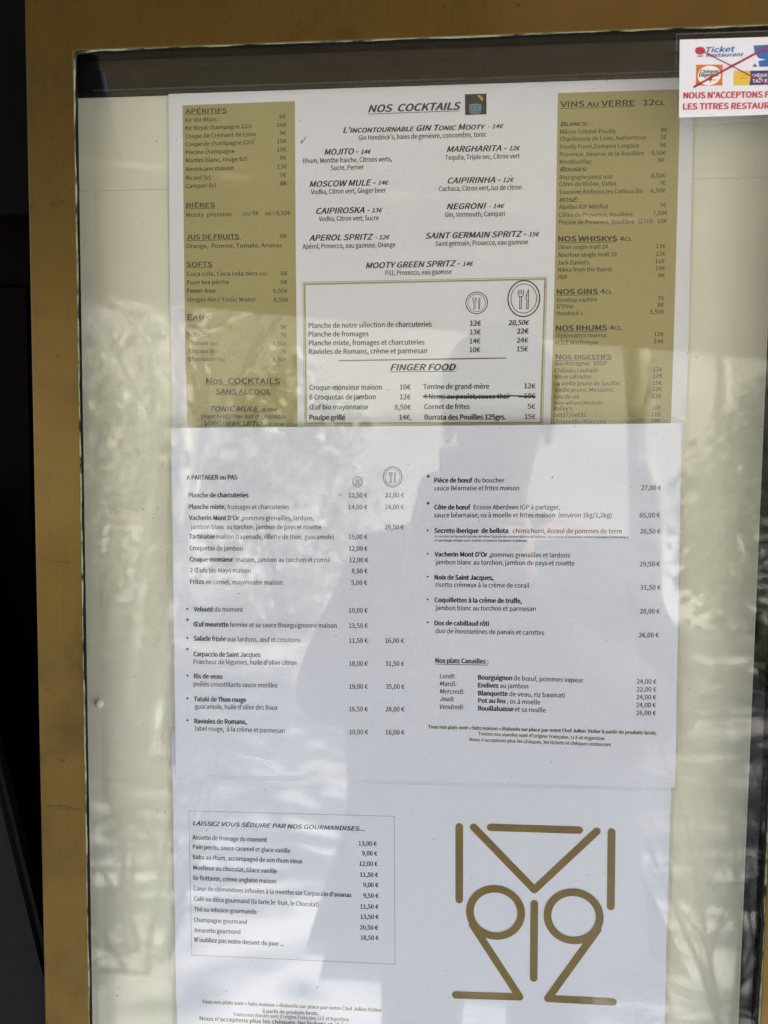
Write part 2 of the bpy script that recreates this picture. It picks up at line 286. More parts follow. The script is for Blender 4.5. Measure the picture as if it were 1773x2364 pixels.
# ------------------------------------------------------------------ what is printed, in millimetres on the board (x right, z up)
TEXT = {
 'a_aperitifs': [
  ('h', 'APÉRITIFS', -145.16, 211.23, -120.69, 210.94, 2.59),
  ('r', '', -145.43, 210.59, -120.59, 210.68, 0.3),
  ('n', 'Kir Vin Blanc', -145.15, 206.48, -126.22, 206.46, 2.3),
  ('n', '8€', -89.81, 206.9, -85.93, 206.94, 2.27),
  ('n', 'Kir Royal champagne 12cl', -145.18, 201.93, -106.24, 202.05, 2.3),
  ('n', '16€', -91.21, 202.29, -85.72, 202.34, 2.28),
  ('n', 'Coupe de Crémant de Loire', -145.21, 197.33, -103.48, 197.55, 2.3),
  ('n', '9€', -89.6, 197.74, -85.92, 197.74, 2.28),
  ('n', 'Coupe de champagne 12cl', -145.14, 192.81, -105.05, 193.07, 2.31),
  ('n', '15€', -91.15, 193.12, -85.6, 193.18, 2.28),
  ('n', 'Piscine champagne', -145.07, 188.29, -116.21, 188.35, 2.31),
  ('n', '18€', -91.09, 188.45, -85.59, 188.51, 2.29),
  ('n', 'Martini blanc, rouge 6cl', -145.05, 183.61, -108.99, 183.84, 2.31),
  ('n', '8€', -89.43, 183.93, -85.59, 183.99, 2.29),
  ('n', 'Américano maison', -145.14, 178.68, -116.76, 178.81, 2.32),
  ('n', '13€', -90.98, 178.89, -85.37, 178.96, 2.29),
  ('n', 'Ricard 5cl', -145.01, 173.84, -130.49, 173.73, 2.32),
  ('n', '7€', -89.42, 174.06, -85.73, 174.08, 2.29),
  ('n', 'Campari 6cl', -145.15, 169.15, -127.28, 169.24, 2.32),
  ('m', '8€', -89.31, 169.47, -85.46, 169.49, 2.3),
 ],
 'a_bieres': [
  ('h', 'BIÈRES', -144.97, 158.01, -128.02, 157.95, 2.53),
  ('r', '', -145.18, 157.35, -128.08, 157.4, 0.3),
  ('n', 'Mooty  pression', -145.06, 152.68, -118.16, 152.63, 2.33),
  ('i', '25cl', -111.62, 152.82, -106.68, 152.83, 1.82),
  ('n', '5€', -105.63, 152.92, -101.95, 152.9, 2.32),
  ('i', '50c l', -98.28, 152.79, -92.79, 152.79, 1.81),
  ('n', '9,50€', -91.75, 152.78, -83.24, 152.78, 2.31),
  ('h', 'JUS DE FRUITS', -145.1, 139.76, -113.66, 139.66, 2.65),
  ('r', '', -145.26, 139.05, -112.39, 139.23, 0.31),
  ('n', '6€', -89.12, 139.7, -85.31, 139.79, 2.32),
  ('n', 'Orange,  Pomme, Tomate, Ananas', -145.08, 134.77, -88.17, 134.5, 2.35),
 ],
 'a_softs': [
  ('h', 'SOFTS', -145.0, 124.04, -129.78, 124.01, 2.66),
  ('r', '', -145.11, 123.48, -129.62, 123.55, 0.31),
  ('n', 'Coca cola, Coca cola zéro', -144.93, 118.81, -102.88, 118.57, 2.36),
  ('n', '33cl', -101.88, 118.55, -97.14, 118.55, 1.73),
  ('n', '6€', -88.73, 118.46, -84.96, 118.47, 2.33),
  ('n', 'Fuze tea pêche', -144.75, 113.93, -119.72, 113.84, 2.36),
  ('n', '6€', -88.94, 113.54, -85.05, 113.56, 2.34),
  ('m', 'Fever-tree', -144.68, 109.0, -127.61, 108.9, 2.36),
  ('n', '6,50€', -93.4, 108.6, -84.89, 108.52, 2.34),
  ('n', 'Ginger Ale / Tonic Water', -144.82, 103.91, -103.58, 103.69, 2.37),
  ('n', '6,50€', -92.92, 103.45, -84.41, 103.38, 2.34),
  ('h', 'Eaux', -144.68, 93.33, -131.27, 93.25, 3.1),
  ('r', '', -144.9, 92.66, -131.17, 92.64, 0.31),
  ('n', 'Valls', -144.72, 88.27, -137.62, 88.23, 2.38),
  ('n', '33cl', -136.23, 88.23, -131.4, 88.2, 1.86),
  ('n', '5€', -89.12, 87.79, -85.28, 87.77, 2.35),
  ('n', 'Valls', -144.64, 83.56, -137.54, 83.53, 2.38),
  ('n', '75cl', -136.25, 83.52, -131.43, 83.5, 1.86),
  ('n', '7€', -89.11, 83.08, -85.43, 83.06, 2.36),
  ('n', 'Thonon', -144.46, 78.53, -132.74, 78.49, 2.39),
  ('n', '33cl', -131.56, 78.44, -126.68, 78.42, 1.86),
  ('n', '4,50€', -93.86, 78.06, -85.31, 78.04, 2.36),
  ('n', 'Thonon', -144.39, 73.91, -132.66, 73.88, 2.39),
  ('n', '75cl', -131.48, 73.88, -126.65, 73.87, 1.86),
  ('n', '7€', -89.0, 73.48, -85.31, 73.47, 2.36),
  ('n', 'Chateldon', -144.42, 69.28, -128.44, 69.26, 2.39),
  ('n', '75cl', -127.48, 69.21, -122.55, 69.2, 1.87),
  ('n', '8,50€', -93.49, 68.9, -85.03, 68.89, 2.37),
 ],
 'a_sans_alcool': [
  ('h', 'Nos  COCKTAILS', -133.61, 56.0, -89.4, 55.85, 3.23),
  ('r', '', -133.83, 55.38, -89.3, 55.18, 0.31),
  ('h', 'SANS ALCOOL', -127.83, 50.07, -94.81, 49.99, 2.71),
  ('r', '', -128.05, 49.6, -94.76, 49.42, 0.31),
  ('k', 'TONIC MULE', -131.0, 39.82, -101.94, 39.84, 2.93),
  ('k', '8,00€', -100.02, 39.96, -90.5, 39.95, 1.87),
  ('n', 'ginger beer, citron vert et gingembre', -136.97, 35.66, -85.56, 35.81, 2.31),
  ('k', 'VIRGIN MOJITO', -134.51, 31.16, -100.03, 31.21, 2.83),
  ('k', '- 8.00€', -98.32, 31.37, -86.62, 31.34, 1.88),
 ],
 'a_cocktails': [
  ('K', 'NOS  COCKTAILS', -38.37, 208.97, 13.74, 209.09, 3.9),
  ('r', '', -38.89, 207.96, 13.06, 208.35, 0.34),
  ('k', "L'incontournable GIN Tonic Mooty", -52.78, 197.95, 27.62, 197.96, 3.07),
  ('k', '- 14€', 29.42, 198.24, 37.9, 198.27, 2.18),
  ('n', "Gin Hendrick's, baies de genièvre, concombre, tonic", -43.89, 193.71, 28.38, 193.82, 2.64),
  ('k', 'MOJITO -', -63.48, 186.06, -44.1, 186.03, 3.18),
  ('k', '14€', -42.59, 186.08, -36.58, 186.11, 2.31),
  ('n', 'Rhum, Menthe fraiche, Citrons verts,', -75.89, 181.62, -24.73, 181.56, 2.67),
  ('n', 'Sucre, Perrier', -59.86, 177.39, -40.84, 177.48, 2.67),
  ('k', 'MOSCOW MULE -', -72.08, 168.25, -34.04, 168.5, 3.2),
  ('k', '14€', -32.62, 168.65, -26.53, 168.69, 2.32),
  ('n', 'Vodka, Citron vert, Ginger beer', -71.26, 164.17, -28.08, 164.35, 2.68),
  ('k', 'CAIPIROSKA -', -68.07, 153.1, -37.27, 153.25, 3.21),
  ('k', '13€', -35.94, 153.32, -29.82, 153.38, 2.33),
  ('n', 'Vodka, Citron vert, Sucre', -66.62, 148.91, -32.08, 148.94, 2.69),
  ('k', 'APEROL SPRITZ', -72.24, 137.94, -35.09, 138.09, 3.23),
  ('k', '- 12€', -33.67, 138.07, -25.42, 138.21, 2.34),
  ('n', 'Apérol, Prosecco, eau gazeuse, Orange', -76.02, 133.45, -22.28, 133.76, 2.71),
  ('k', 'MARGHARITA -', 6.4, 185.93, 39.78, 185.8, 3.13),
  ('k', '12€', 41.23, 185.93, 47.3, 185.95, 2.27),
  ('n', 'Tequila, Triple sec, Citron vert', 5.51, 181.63, 47.22, 181.59, 2.63),
  ('k', 'CAIPIRINHA -', 7.19, 168.6, 36.69, 168.58, 3.15),
  ('k', '12€', 38.06, 168.72, 44.24, 168.76, 2.28),
  ('n', 'Cachaca, Citron vert,Jus de citron', 2.2, 164.44, 48.45, 164.45, 2.64),
  ('k', 'NEGRONI', 6.89, 154.27, 28.94, 154.31, 3.16),
  ('k', '- 14€', 30.84, 154.44, 39.29, 154.46, 2.3),
  ('n', 'Gin, Vermouth, Campari', 5.9, 150.02, 39.55, 150.04, 2.65),
  ('k', 'SAINT GERMAIN SPRITZ -', -5.05, 138.17, 51.75, 138.44, 3.18),
  ('k', '15€', 53.13, 138.51, 59.13, 138.59, 2.3),
  ('n', 'Saint germain, Prosecco, eau gazeuse', 0.63, 133.96, 52.79, 134.25, 2.67),
  ('k', 'MOOTY GREEN SPRITZ -', -39.14, 121.91, 14.81, 122.58, 3.22),
  ('k', '14€', 16.29, 122.65, 22.31, 122.75, 2.33),
  ('n', 'P31, Prosecco, eau gazeuse', -27.79, 117.86, 10.06, 118.23, 2.7),
 ],
 'a_planches': [
  ('m', 'Planche de notre sélection de charcuteries', -72.34, 88.19, -0.85, 88.62, 2.83),
  ('b', '12€', 21.14, 89.03, 27.18, 89.08, 2.78),
  ('j', '20,50€', 42.77, 89.18, 54.55, 89.37, 2.77),
  ('m', 'Planche de fromages', -72.32, 83.23, -37.29, 83.35, 2.84),
  ('m', '13€', 21.05, 84.07, 27.09, 84.13, 2.78),
  ('b', '22€', 47.73, 84.48, 54.14, 84.54, 2.77),
  ('m', 'Planche mixte, fromages et charcuteries', -72.21, 78.17, -4.87, 78.49, 2.84),
  ('m', '14€', 21.05, 78.93, 27.1, 79.09, 2.79),
  ('m', '24€', 47.75, 79.37, 54.08, 79.43, 2.77),
  ('m', 'Ravioles de Romans, crème et parmesan', -72.11, 73.19, -3.29, 73.58, 2.84),
  ('m', '10€', 21.05, 74.05, 27.1, 74.12, 2.79),
  ('m', '15€', 47.86, 74.42, 54.1, 74.49, 2.78),
 ],
 'a_finger': [
  ('K', 'FINGER FOOD', -24.2, 63.74, 13.21, 63.91, 3.53),
  ('r', '', -24.64, 62.86, 12.87, 63.29, 0.35),
  ('m', 'Croque-monsieur maison', -71.67, 52.41, -29.29, 52.76, 2.86),
  ('m', '10€', -18.71, 52.78, -12.54, 52.79, 2.83),
  ('m', '6 Croquetas de jambon', -71.65, 46.86, -32.83, 47.15, 2.87),
  ('m', '12€', -18.64, 47.11, -12.47, 47.12, 2.84),
  ('m', 'Œuf bio mayonnaise', -71.63, 41.12, -37.28, 41.26, 2.87),
  ('m', '8,50€', -21.54, 41.24, -12.22, 41.27, 2.84),
  ('b', 'Poulpe grillé', -71.61, 35.01, -50.64, 35.12, 2.88),
  ('b', '14€.', -18.87, 35.38, -11.97, 35.41, 2.85),
  ('m', 'Terrine de grand-mère', -5.15, 53.07, 32.48, 53.31, 2.82),
  ('m', '12€', 52.48, 53.52, 58.73, 53.53, 2.79),
  ('m', '4 Nems au poulet, sauce thaï', -4.9, 47.41, 43.88, 47.73, 2.83),
  ('m', '10€', 52.68, 47.93, 58.68, 47.94, 2.8),
  ('m', 'Cornet de frites', -4.37, 41.57, 21.69, 41.76, 2.83),
  ('m', '5€', 54.56, 41.98, 58.82, 42.0, 2.8),
  ('b', 'Burrata des Pouilles 125grs.', -4.11, 35.54, 42.28, 35.87, 2.84),
  ('m', '15€', 53.12, 36.1, 59.21, 36.13, 2.81),
 ],
 'a_vins': [
  ('h', 'VINS au VERRE', 69.01, 208.69, 109.29, 208.43, 2.97),
  ('r', '', 68.79, 207.93, 109.45, 207.91, 0.29),
  ('h', '12cl', 114.07, 208.39, 125.41, 208.3, 2.85),
  ('k', 'Blancs:', 69.27, 198.43, 84.46, 198.41, 2.3),
  ('n', 'Mâcon Solutré-Pouilly', 69.27, 194.26, 99.55, 193.95, 2.21),
  ('n', '8€', 123.88, 193.88, 127.36, 193.89, 2.19),
  ('n', 'Chardonnay de Loire, Authenticus', 69.22, 190.32, 116.07, 190.14, 2.21),
  ('n', '7€', 123.58, 190.09, 126.91, 190.05, 2.19),
  ('n', 'Pouilly Fumé,Domaine Langoux', 69.33, 186.17, 112.38, 185.84, 2.22),
  ('n', '9€', 123.48, 185.81, 126.96, 185.77, 2.19),
  ('n', 'Provence, Réserve de la Rouillère', 69.33, 182.03, 115.1, 181.57, 2.22),
  ('n', '9,50€', 119.12, 181.62, 126.86, 181.53, 2.2),
  ('n', 'Montbazillac', 69.38, 177.97, 87.0, 177.81, 2.22),
  ('n', '9€', 122.78, 177.76, 126.13, 177.73, 2.2),
  ('k', 'Rouges:', 69.63, 173.86, 84.83, 173.77, 2.32),
  ('n', 'Bourgogne pinot noir', 69.49, 169.61, 98.77, 169.37, 2.23),
  ('n', '8,50€', 119.41, 169.42, 127.17, 169.35, 2.21),
  ('n', 'Côtes du Rhône, Vallot', 69.39, 165.83, 100.71, 165.53, 2.23),
  ('n', '7€', 124.04, 165.48, 127.25, 165.47, 2.21),
  ('n', 'Touraine Amboise,les Cailloux Blc', 69.39, 161.52, 115.64, 161.19, 2.23),
  ('n', '6,50€', 119.58, 161.3, 127.39, 161.25, 2.21),
  ('k', 'ROSÉ:', 69.65, 157.24, 80.06, 157.14, 2.04),
  ('n', 'Alpilles IGP Métifiot', 69.5, 153.35, 96.71, 153.15, 2.24),
  ('n', '7€', 124.59, 153.23, 127.99, 153.22, 2.21),
  ('n', 'Côtes de Provence, Rouillère', 69.6, 149.06, 110.01, 148.71, 2.24),
  ('n', '7,50€', 121.03, 149.05, 128.85, 149.01, 2.22),
  ('n', 'Piscine de Provence, Rouillère', 69.7, 144.87, 110.86, 144.59, 2.24),
  ('n', '(17cl)', 113.36, 144.74, 120.93, 144.67, 2.23),
  ('n', '10€', 123.66, 144.77, 128.65, 144.78, 2.22),
 ],
 'a_whiskys': [
  ('H', 'NOS WHISKYS', 69.69, 135.59, 101.86, 135.28, 2.74),
  ('r', '', 69.4, 134.84, 101.83, 134.68, 0.3),
  ('h', '4cl', 103.42, 135.41, 109.9, 135.37, 2.32),
  ('n', 'Oban single matl 14', 69.54, 131.33, 96.99, 131.16, 2.24),
  ('n', '13€', 123.35, 131.1, 128.38, 131.09, 2.21),
  ('n', 'Aberlour single malt 10', 69.59, 126.96, 101.9, 126.96, 2.24),
  ('n', '12€', 123.43, 126.93, 128.47, 126.92, 2.21),
  ('n', "Jack Daniel's", 69.49, 122.69, 87.01, 122.63, 2.24),
  ('n', '11€', 123.21, 122.81, 128.21, 122.8, 2.22),
  ('n', 'Nikka from the Barrel', 69.79, 118.81, 99.47, 118.74, 2.24),
  ('n', '14€', 123.59, 119.02, 128.63, 119.02, 2.22),
  ('n', 'J&B', 69.43, 114.79, 74.9, 114.83, 2.25),
  ('n', '8€', 125.11, 115.12, 128.66, 115.13, 2.22),
  ('H', 'NOS GINS', 69.64, 106.3, 92.07, 106.31, 2.76),
  ('r', '', 69.4, 105.59, 93.15, 105.79, 0.31),
  ('h', '4cl', 93.59, 106.45, 100.12, 106.45, 2.34),
  ('n', 'Bombay saphire', 69.64, 102.1, 91.93, 102.13, 2.25),
  ('n', '7€', 125.27, 102.48, 128.68, 102.5, 2.23),
  ('n', "G'Vine", 69.62, 98.41, 78.73, 98.45, 2.26),
  ('n', '8€', 125.24, 98.98, 128.7, 99.01, 2.23),
  ('n', "Hendrick's", 69.67, 94.56, 84.14, 94.63, 2.26),
  ('n', '8,50€', 121.1, 95.1, 128.87, 95.1, 2.24),
  ('H', 'NOS RHUMS', 69.62, 86.03, 97.71, 86.21, 2.78),
  ('r', '', 69.33, 85.31, 97.83, 85.64, 0.31),
  ('h', '4cl', 99.23, 86.4, 105.87, 86.42, 2.35),
  ('n', 'Diplomatico réserva', 69.61, 82.17, 97.47, 82.26, 2.27),
  ('n', '12€', 123.91, 82.72, 129.08, 82.75, 2.24),
  ('n', 'H.S.E Martinique', 69.6, 78.19, 93.05, 78.27, 2.27),
  ('n', '14€', 123.93, 78.74, 129.06, 78.77, 2.25),
 ],
 'a_digestifs': [
  ('h', 'Nos digestifs', 69.7, 70.03, 100.61, 70.24, 2.79),
  ('r', '', 69.25, 69.36, 100.67, 69.78, 0.31),
  ('n', 'Bas Armagnac  VSOP', 69.52, 66.46, 98.32, 66.69, 2.28),
  ('n', 'Château Laubade', 69.46, 62.57, 93.63, 62.73, 2.28),
  ('n', '12€', 123.93, 63.13, 129.02, 63.13, 2.26),
  ('n', 'Vieux calvados', 69.39, 59.04, 89.85, 59.16, 2.28),
  ('n', '12€', 123.94, 59.59, 129.04, 59.6, 2.26),
  ('n', 'La vieille prune de Souillac', 69.49, 55.15, 106.33, 55.41, 2.29),
  ('n', '15€', 123.87, 55.69, 128.91, 55.69, 2.26),
  ('n', 'Vieille prune, Massenez', 69.37, 51.61, 102.46, 51.84, 2.29),
  ('n', '12€', 123.78, 52.24, 128.88, 52.25, 2.26),
  ('n', 'Eau de vie', 69.46, 47.71, 83.38, 47.85, 2.29),
  ('n', '12€', 123.85, 48.28, 128.9, 48.29, 2.27),
  ('n', 'Poire williams/Mirabelle', 69.33, 44.43, 96.75, 44.63, 1.77),
  ('n', "Bailey's", 69.42, 40.98, 79.69, 41.08, 2.3),
  ('n', '10€', 123.76, 41.73, 128.87, 41.75, 2.27),
  ('n', 'Get27/Get31', 69.4, 37.48, 87.55, 37.68, 2.3),
  ('n', '11€', 123.77, 38.06, 128.84, 38.08, 2.27),
  ('n', 'Limoncello/Manzana', 69.33, 33.72, 98.48, 33.94, 2.3),
  ('n', '10€', 123.74, 34.49, 128.75, 34.52, 2.28),
 ],
 'b_partager': [
  ('b', 'A PARTAGER ou PAS', -144.17, -0.81, -113.77, -0.36, 2.68),
  ('b', 'Planche de charcuteries', -143.09, -11.28, -107.04, -10.77, 2.69),
  ('n', '12,50 €', -47.53, -10.03, -36.67, -9.88, 2.64),
  ('n', '21,00 €', -26.19, -9.65, -15.33, -9.49, 2.63),
  ('b', 'Planche mixte,', -142.96, -18.22, -120.79, -17.88, 2.69),
  ('n', 'fromages et charcuteries', -119.64, -17.95, -82.66, -17.39, 2.68),
  ('n', '14,00 €', -47.57, -16.93, -36.61, -16.77, 2.64),
  ('n', '24,00 €', -26.29, -16.52, -15.33, -16.36, 2.63),
  ('b', "Vacherin Mont D'Or", -142.91, -24.75, -112.61, -24.33, 2.7),
  ('n', ',pommes grenailles, lardons,', -111.64, -24.4, -67.97, -23.68, 2.68),
  ('n', 'jambon blanc au torchon, jambon de pays et rosette', -141.97, -30.13, -63.79, -28.93, 2.7),
  ('n', '29,50 €', -26.26, -28.27, -15.28, -28.08, 2.64),
  ('b', 'Tartinable', -142.9, -35.82, -127.41, -35.62, 2.71),
  ('n', 'maison (tapenade, rillette de thon, guacamole)', -126.44, -35.69, -56.07, -34.63, 2.7),
  ('n', '15,00 €', -47.37, -34.39, -36.46, -34.18, 2.66),
  ('m', 'Croquetas', -142.68, -42.82, -127.36, -42.6, 2.71),
  ('n', 'de jambon', -126.29, -42.66, -110.53, -42.43, 2.7),
  ('n', '12,00 €', -47.15, -41.25, -36.23, -41.03, 2.66),
  ('b', 'Croque-monsieur', -142.64, -49.56, -116.3, -49.09, 2.72),
  ('n', 'maison, jambon au torchon et comté', -114.44, -49.14, -58.33, -48.2, 2.7),
  ('n', '12,00 €', -46.84, -47.96, -35.92, -47.72, 2.67),
  ('b', '2 Œufs', -142.59, -56.06, -132.05, -55.91, 2.72),
  ('n', 'bio Mayo maison', -130.98, -55.97, -105.79, -55.49, 2.72),
  ('n', '8,50 €', -45.41, -54.39, -36.2, -54.18, 2.67),
  ('b', 'Frites', -142.46, -62.91, -134.14, -62.8, 2.73),
  ('n', 'en cornet, mayonnaise maison', -133.07, -62.95, -86.7, -62.2, 2.72),
  ('n', '5,00 €', -45.62, -61.3, -36.32, -61.08, 2.68),
 ],
 'b_entrees': [
  ('o', '', -144.45, -78.06, -153.04, -71.65, 0.62),
  ('b', 'Velouté', -140.33, -79.54, -128.69, -79.31, 2.74),
  ('n', 'du moment', -127.71, -79.28, -110.44, -78.99, 2.73),
  ('n', '10,00 €', -46.89, -77.8, -35.92, -77.5, 2.69),
  ('b', '*', -144.97, -87.73, -143.53, -87.68, 3.55),
  ('b', 'Œuf meurette', -140.57, -88.66, -119.27, -88.23, 2.75),
  ('n', 'fermier et sa sauce Bourguignonne maison', -118.38, -88.29, -54.12, -87.05, 2.74),
  ('n', '13,50 €', -46.83, -86.84, -35.75, -86.52, 2.7),
  ('o', '', -144.58, -95.8, -153.04, -71.65, 0.62),
  ('b', 'Salade frisée', -140.45, -97.27, -121.08, -96.95, 2.75),
  ('n', 'aux lardons, œuf et croutons', -120.01, -97.09, -75.92, -96.28, 2.74),
  ('n', '11,50 €', -46.68, -95.73, -35.68, -95.39, 2.71),
  ('n', '16,00 €', -25.24, -95.07, -14.33, -94.74, 2.69),
  ('b', '*', -145.1, -105.61, -143.66, -105.56, 3.57),
  ('b', 'Carpaccio de Saint Jacques', -140.6, -106.8, -100.01, -105.93, 2.76),
  ('n', "Fraicheur de légumes, huile d'olive citron", -140.63, -111.44, -78.17, -110.08, 2.77),
  ('n', '18,00 €', -46.5, -109.46, -35.56, -109.1, 2.72),
  ('n', '31,50 €', -25.1, -108.75, -14.09, -108.47, 2.7),
  ('o', '', -144.65, -118.72, -153.04, -71.65, 0.63),
  ('b', 'Ris de veau', -140.42, -120.28, -123.32, -119.86, 2.77),
  ('n', 'poêlés croustillants sauce morilles', -140.81, -125.04, -89.63, -124.1, 2.78),
  ('n', '19,00 €', -46.4, -123.25, -35.36, -122.85, 2.73),
  ('n', '35,00 €', -24.79, -122.47, -13.76, -122.16, 2.72),
  ('o', '', -144.75, -132.72, -153.04, -71.65, 0.63),
  ('b', 'Tataki de Thon rouge', -140.51, -134.27, -108.68, -133.61, 2.78),
  ('n', "guacamole, huile d'olive des Baux", -140.0, -138.83, -89.45, -137.69, 2.79),
  ('n', '16,50 €', -46.31, -136.83, -35.24, -136.4, 2.74),
  ('n', '28,00 €', -24.74, -136.0, -13.68, -135.66, 2.73),
  ('o', '', -144.85, -146.13, -153.04, -71.65, 0.63),
  ('b', 'Ravioles de Romans,', -140.42, -147.85, -108.35, -147.01, 2.79),
  ('n', 'label rouge,  à la crème et parmesan', -139.99, -152.35, -85.26, -151.54, 2.8),
  ('n', '10,00 €', -46.03, -150.72, -35.04, -150.26, 2.75),
  ('n', '16,00 €', -24.52, -149.92, -13.44, -149.55, 2.74),
 ],
 'b_plats': [
  ('b', '*', -2.27, -0.13, -0.74, -0.12, 3.43),
  ('b', 'Pièce de bœuf', 2.15, -0.71, 23.74, -0.45, 2.61),
  ('n', 'du boucher', 24.81, -0.43, 41.97, -0.22, 2.6),
  ('n', 'sauce Béarnaise et frites maison', 1.94, -5.22, 50.38, -4.59, 2.62),
  ('n', '27,00 €', 118.27, -3.52, 129.25, -3.37, 2.56),
  ('b', '*', -2.06, -15.68, -0.53, -15.66, 3.44),
  ('b', 'Côte de bœuf', 2.37, -16.25, 22.85, -15.93, 2.62),
  ('n', 'Ecosse Aberdeen IGP à partager,', 24.82, -15.9, 73.51, -15.16, 2.61),
  ('n', 'sauce béarnaise, os à moelle et frites maison  (environ 1kg/1,2kg)', 2.16, -20.78, 102.41, -19.25, 2.63),
  ('n', '85,00 €', 117.89, -19.0, 129.07, -18.81, 2.57),
  ('o', '', -1.44, -28.47, -8.75, 12.59, 0.55),
  ('b', 'Secreto iberique  de bellota', 2.65, -29.76, 44.59, -29.1, 2.64),
  ('n', 'chimichurri, écrasé de pommes de terre', 47.35, -29.14, 108.31, -28.22, 2.61),
  ('n', '26,50 €', 118.52, -28.12, 129.63, -27.92, 2.58),
  ('n', "Le secreto est la partie située derrière l'épaule du cochon ibérico de bellota. Une viande d'exception mêlant puissance aromatique", 2.6, -32.4, 112.29, -30.91, 1.27),
  ('n', 'et persillage unique sans oublier sa texture fondante et juteuse.', 2.63, -34.77, 55.88, -33.94, 1.27),
  ('o', '', -1.16, -42.05, -8.75, 12.59, 0.55),
  ('b', "Vacherin Mont D'Or", 2.94, -43.51, 33.09, -43.07, 2.65),
  ('n', ',pommes grenailles et lardons', 34.08, -43.14, 79.82, -42.55, 2.63),
  ('n', 'jambon blanc au torchon, jambon de pays et rosette', 3.27, -48.07, 82.48, -47.08, 2.65),
  ('n', '29,50 €', 118.84, -46.74, 129.89, -46.5, 2.59),
  ('o', '', -0.98, -55.4, -8.75, 12.59, 0.55),
  ('b', 'Noix de Saint Jacques,', 3.13, -56.95, 36.74, -56.44, 2.66),
  ('n', 'risotto crémeux à la crème de corail', 3.64, -61.25, 57.26, -60.5, 2.66),
  ('n', '31,50 €', 119.6, -60.06, 130.76, -59.79, 2.6),
  ('o', '', -0.8, -68.71, -8.75, 12.59, 0.55),
  ('b', 'Coquillettes à la crème de truffe,', 3.32, -70.17, 53.27, -69.51, 2.67),
  ('n', 'jambon blanc au torchon et parmesan', 3.66, -74.86, 61.21, -73.95, 2.67),
  ('n', '20,00 €', 119.76, -73.72, 130.77, -73.42, 2.61),
  ('o', '', -0.61, -82.24, -7.74, -67.95, 0.55),
  ('b', 'Dos de cabillaud rôti', 3.51, -83.79, 34.74, -83.26, 2.68),
  ('n', 'duo de mousselines de panais et carottes', 4.03, -88.4, 66.41, -87.65, 2.68),
  ('n', '26,00 €', 119.67, -87.43, 130.61, -87.1, 2.62),
 ],
 'b_canailles': [
  ('b', 'Nos plats Canailles :', 4.28, -105.91, 34.79, -105.46, 2.69),
  ('r', '', 4.2, -106.75, 34.81, -106.38, 0.37),
  ('i', 'Lundi:', 6.79, -115.04, 15.73, -114.91, 2.7),
  ('i', 'Mardi:', 6.95, -119.6, 16.71, -119.44, 2.7),
  ('i', 'Mercredi:', 7.01, -124.17, 21.34, -123.93, 2.71),
  ('i', 'Jeudi:', 7.08, -128.66, 15.67, -128.52, 2.71),
  ('i', 'Vendredi:', 7.15, -133.33, 21.31, -133.07, 2.71),
  ('b', 'Bourguignon', 29.27, -115.09, 48.67, -114.78, 2.69),
  ('n', 'de bœuf, pommes vapeur', 49.75, -114.84, 89.27, -114.74, 2.68),
  ('b', 'Endives', 29.35, -119.73, 40.84, -119.5, 2.69),
  ('n', 'au jambon', 41.92, -119.56, 58.02, -119.35, 2.69),
  ('b', 'Blanquette', 29.44, -124.47, 46.25, -124.13, 2.7),
  ('n', 'de veau, riz basmati', 47.34, -124.27, 78.86, -123.94, 2.69),
  ('b', 'Pot au feu', 29.51, -128.75, 44.99, -128.54, 2.7),
  ('n', ', os à moelle', 46.07, -128.59, 65.13, -128.52, 2.69),
  ('b', 'Bouillabaisse', 29.6, -133.4, 49.68, -133.09, 2.7),
  ('n', 'et sa rouille', 50.68, -133.15, 68.28, -133.12, 2.69),
  ('n', '24,00 €', 119.19, -114.32, 130.18, -114.02, 2.64),
  ('n', '22,00 €', 119.33, -118.88, 130.33, -118.57, 2.65),
  ('n', '24,00 €', 119.38, -123.45, 130.3, -123.13, 2.65),
  ('n', '24,00 €', 119.43, -128.02, 130.36, -127.69, 2.65),
  ('n', '26,00 €', 119.58, -132.68, 130.51, -132.35, 2.66),
 ],
 'bg_notice': [
  ('b', 'Tous nos plats sont « faits maison » élaborés sur place par notre Chef Julien  Didier à partir de produits bruts.', 0.52, -145.23, 131.32, -143.68, 1.97),
  ('m', "Toutes nos viandes sont d'origine Française, U.E et Argentine", 29.86, -148.16, 102.14, -148.12, 1.97),
  ('m', "Nous n'acceptons plus les chèques, les tickets et chèques restaurant", 24.91, -151.84, 105.96, -151.56, 1.97),
 ],
 'c_desserts': [
  ('K', 'LAISSEZ VOUS SÉDUIRE PAR NOS GOURMANDISES...', -142.89, -212.73, -36.94, -210.73, 2.59),
  ('m', 'Assiette de fromage du moment', -143.05, -221.71, -96.62, -220.86, 2.69),
  ('m', 'Pain perdu, sauce caramel et glace vanille', -142.81, -227.63, -82.24, -226.87, 2.69),
  ('m', 'Baba au rhum, accompagné de son rhum vieux', -142.85, -234.13, -74.75, -233.15, 2.7),
  ('m', 'Moelleux au chocolat, Glace vanille', -142.71, -240.92, -90.55, -240.22, 2.7),
  ('m', 'Ile flottante, crème anglaise maison', -142.66, -247.44, -91.09, -246.63, 2.71),
  ('m', "Cœur de clémentines infusées à la menthe sur Carpaccio d'ananas", -142.61, -254.16, -44.62, -252.5, 2.71),
  ('m', 'Café ou déca gourmand (la tarte,le  fruit, le Chocolat)', -142.47, -260.79, -64.66, -259.72, 2.72),
  ('m', 'Thé ou infusion gourmande', -142.42, -267.45, -103.2, -266.76, 2.72),
  ('m', 'Champagne gourmand', -142.47, -274.3, -109.25, -273.58, 2.73),
  ('m', 'Amaretto gourmand', -142.42, -280.98, -113.31, -280.21, 2.73),
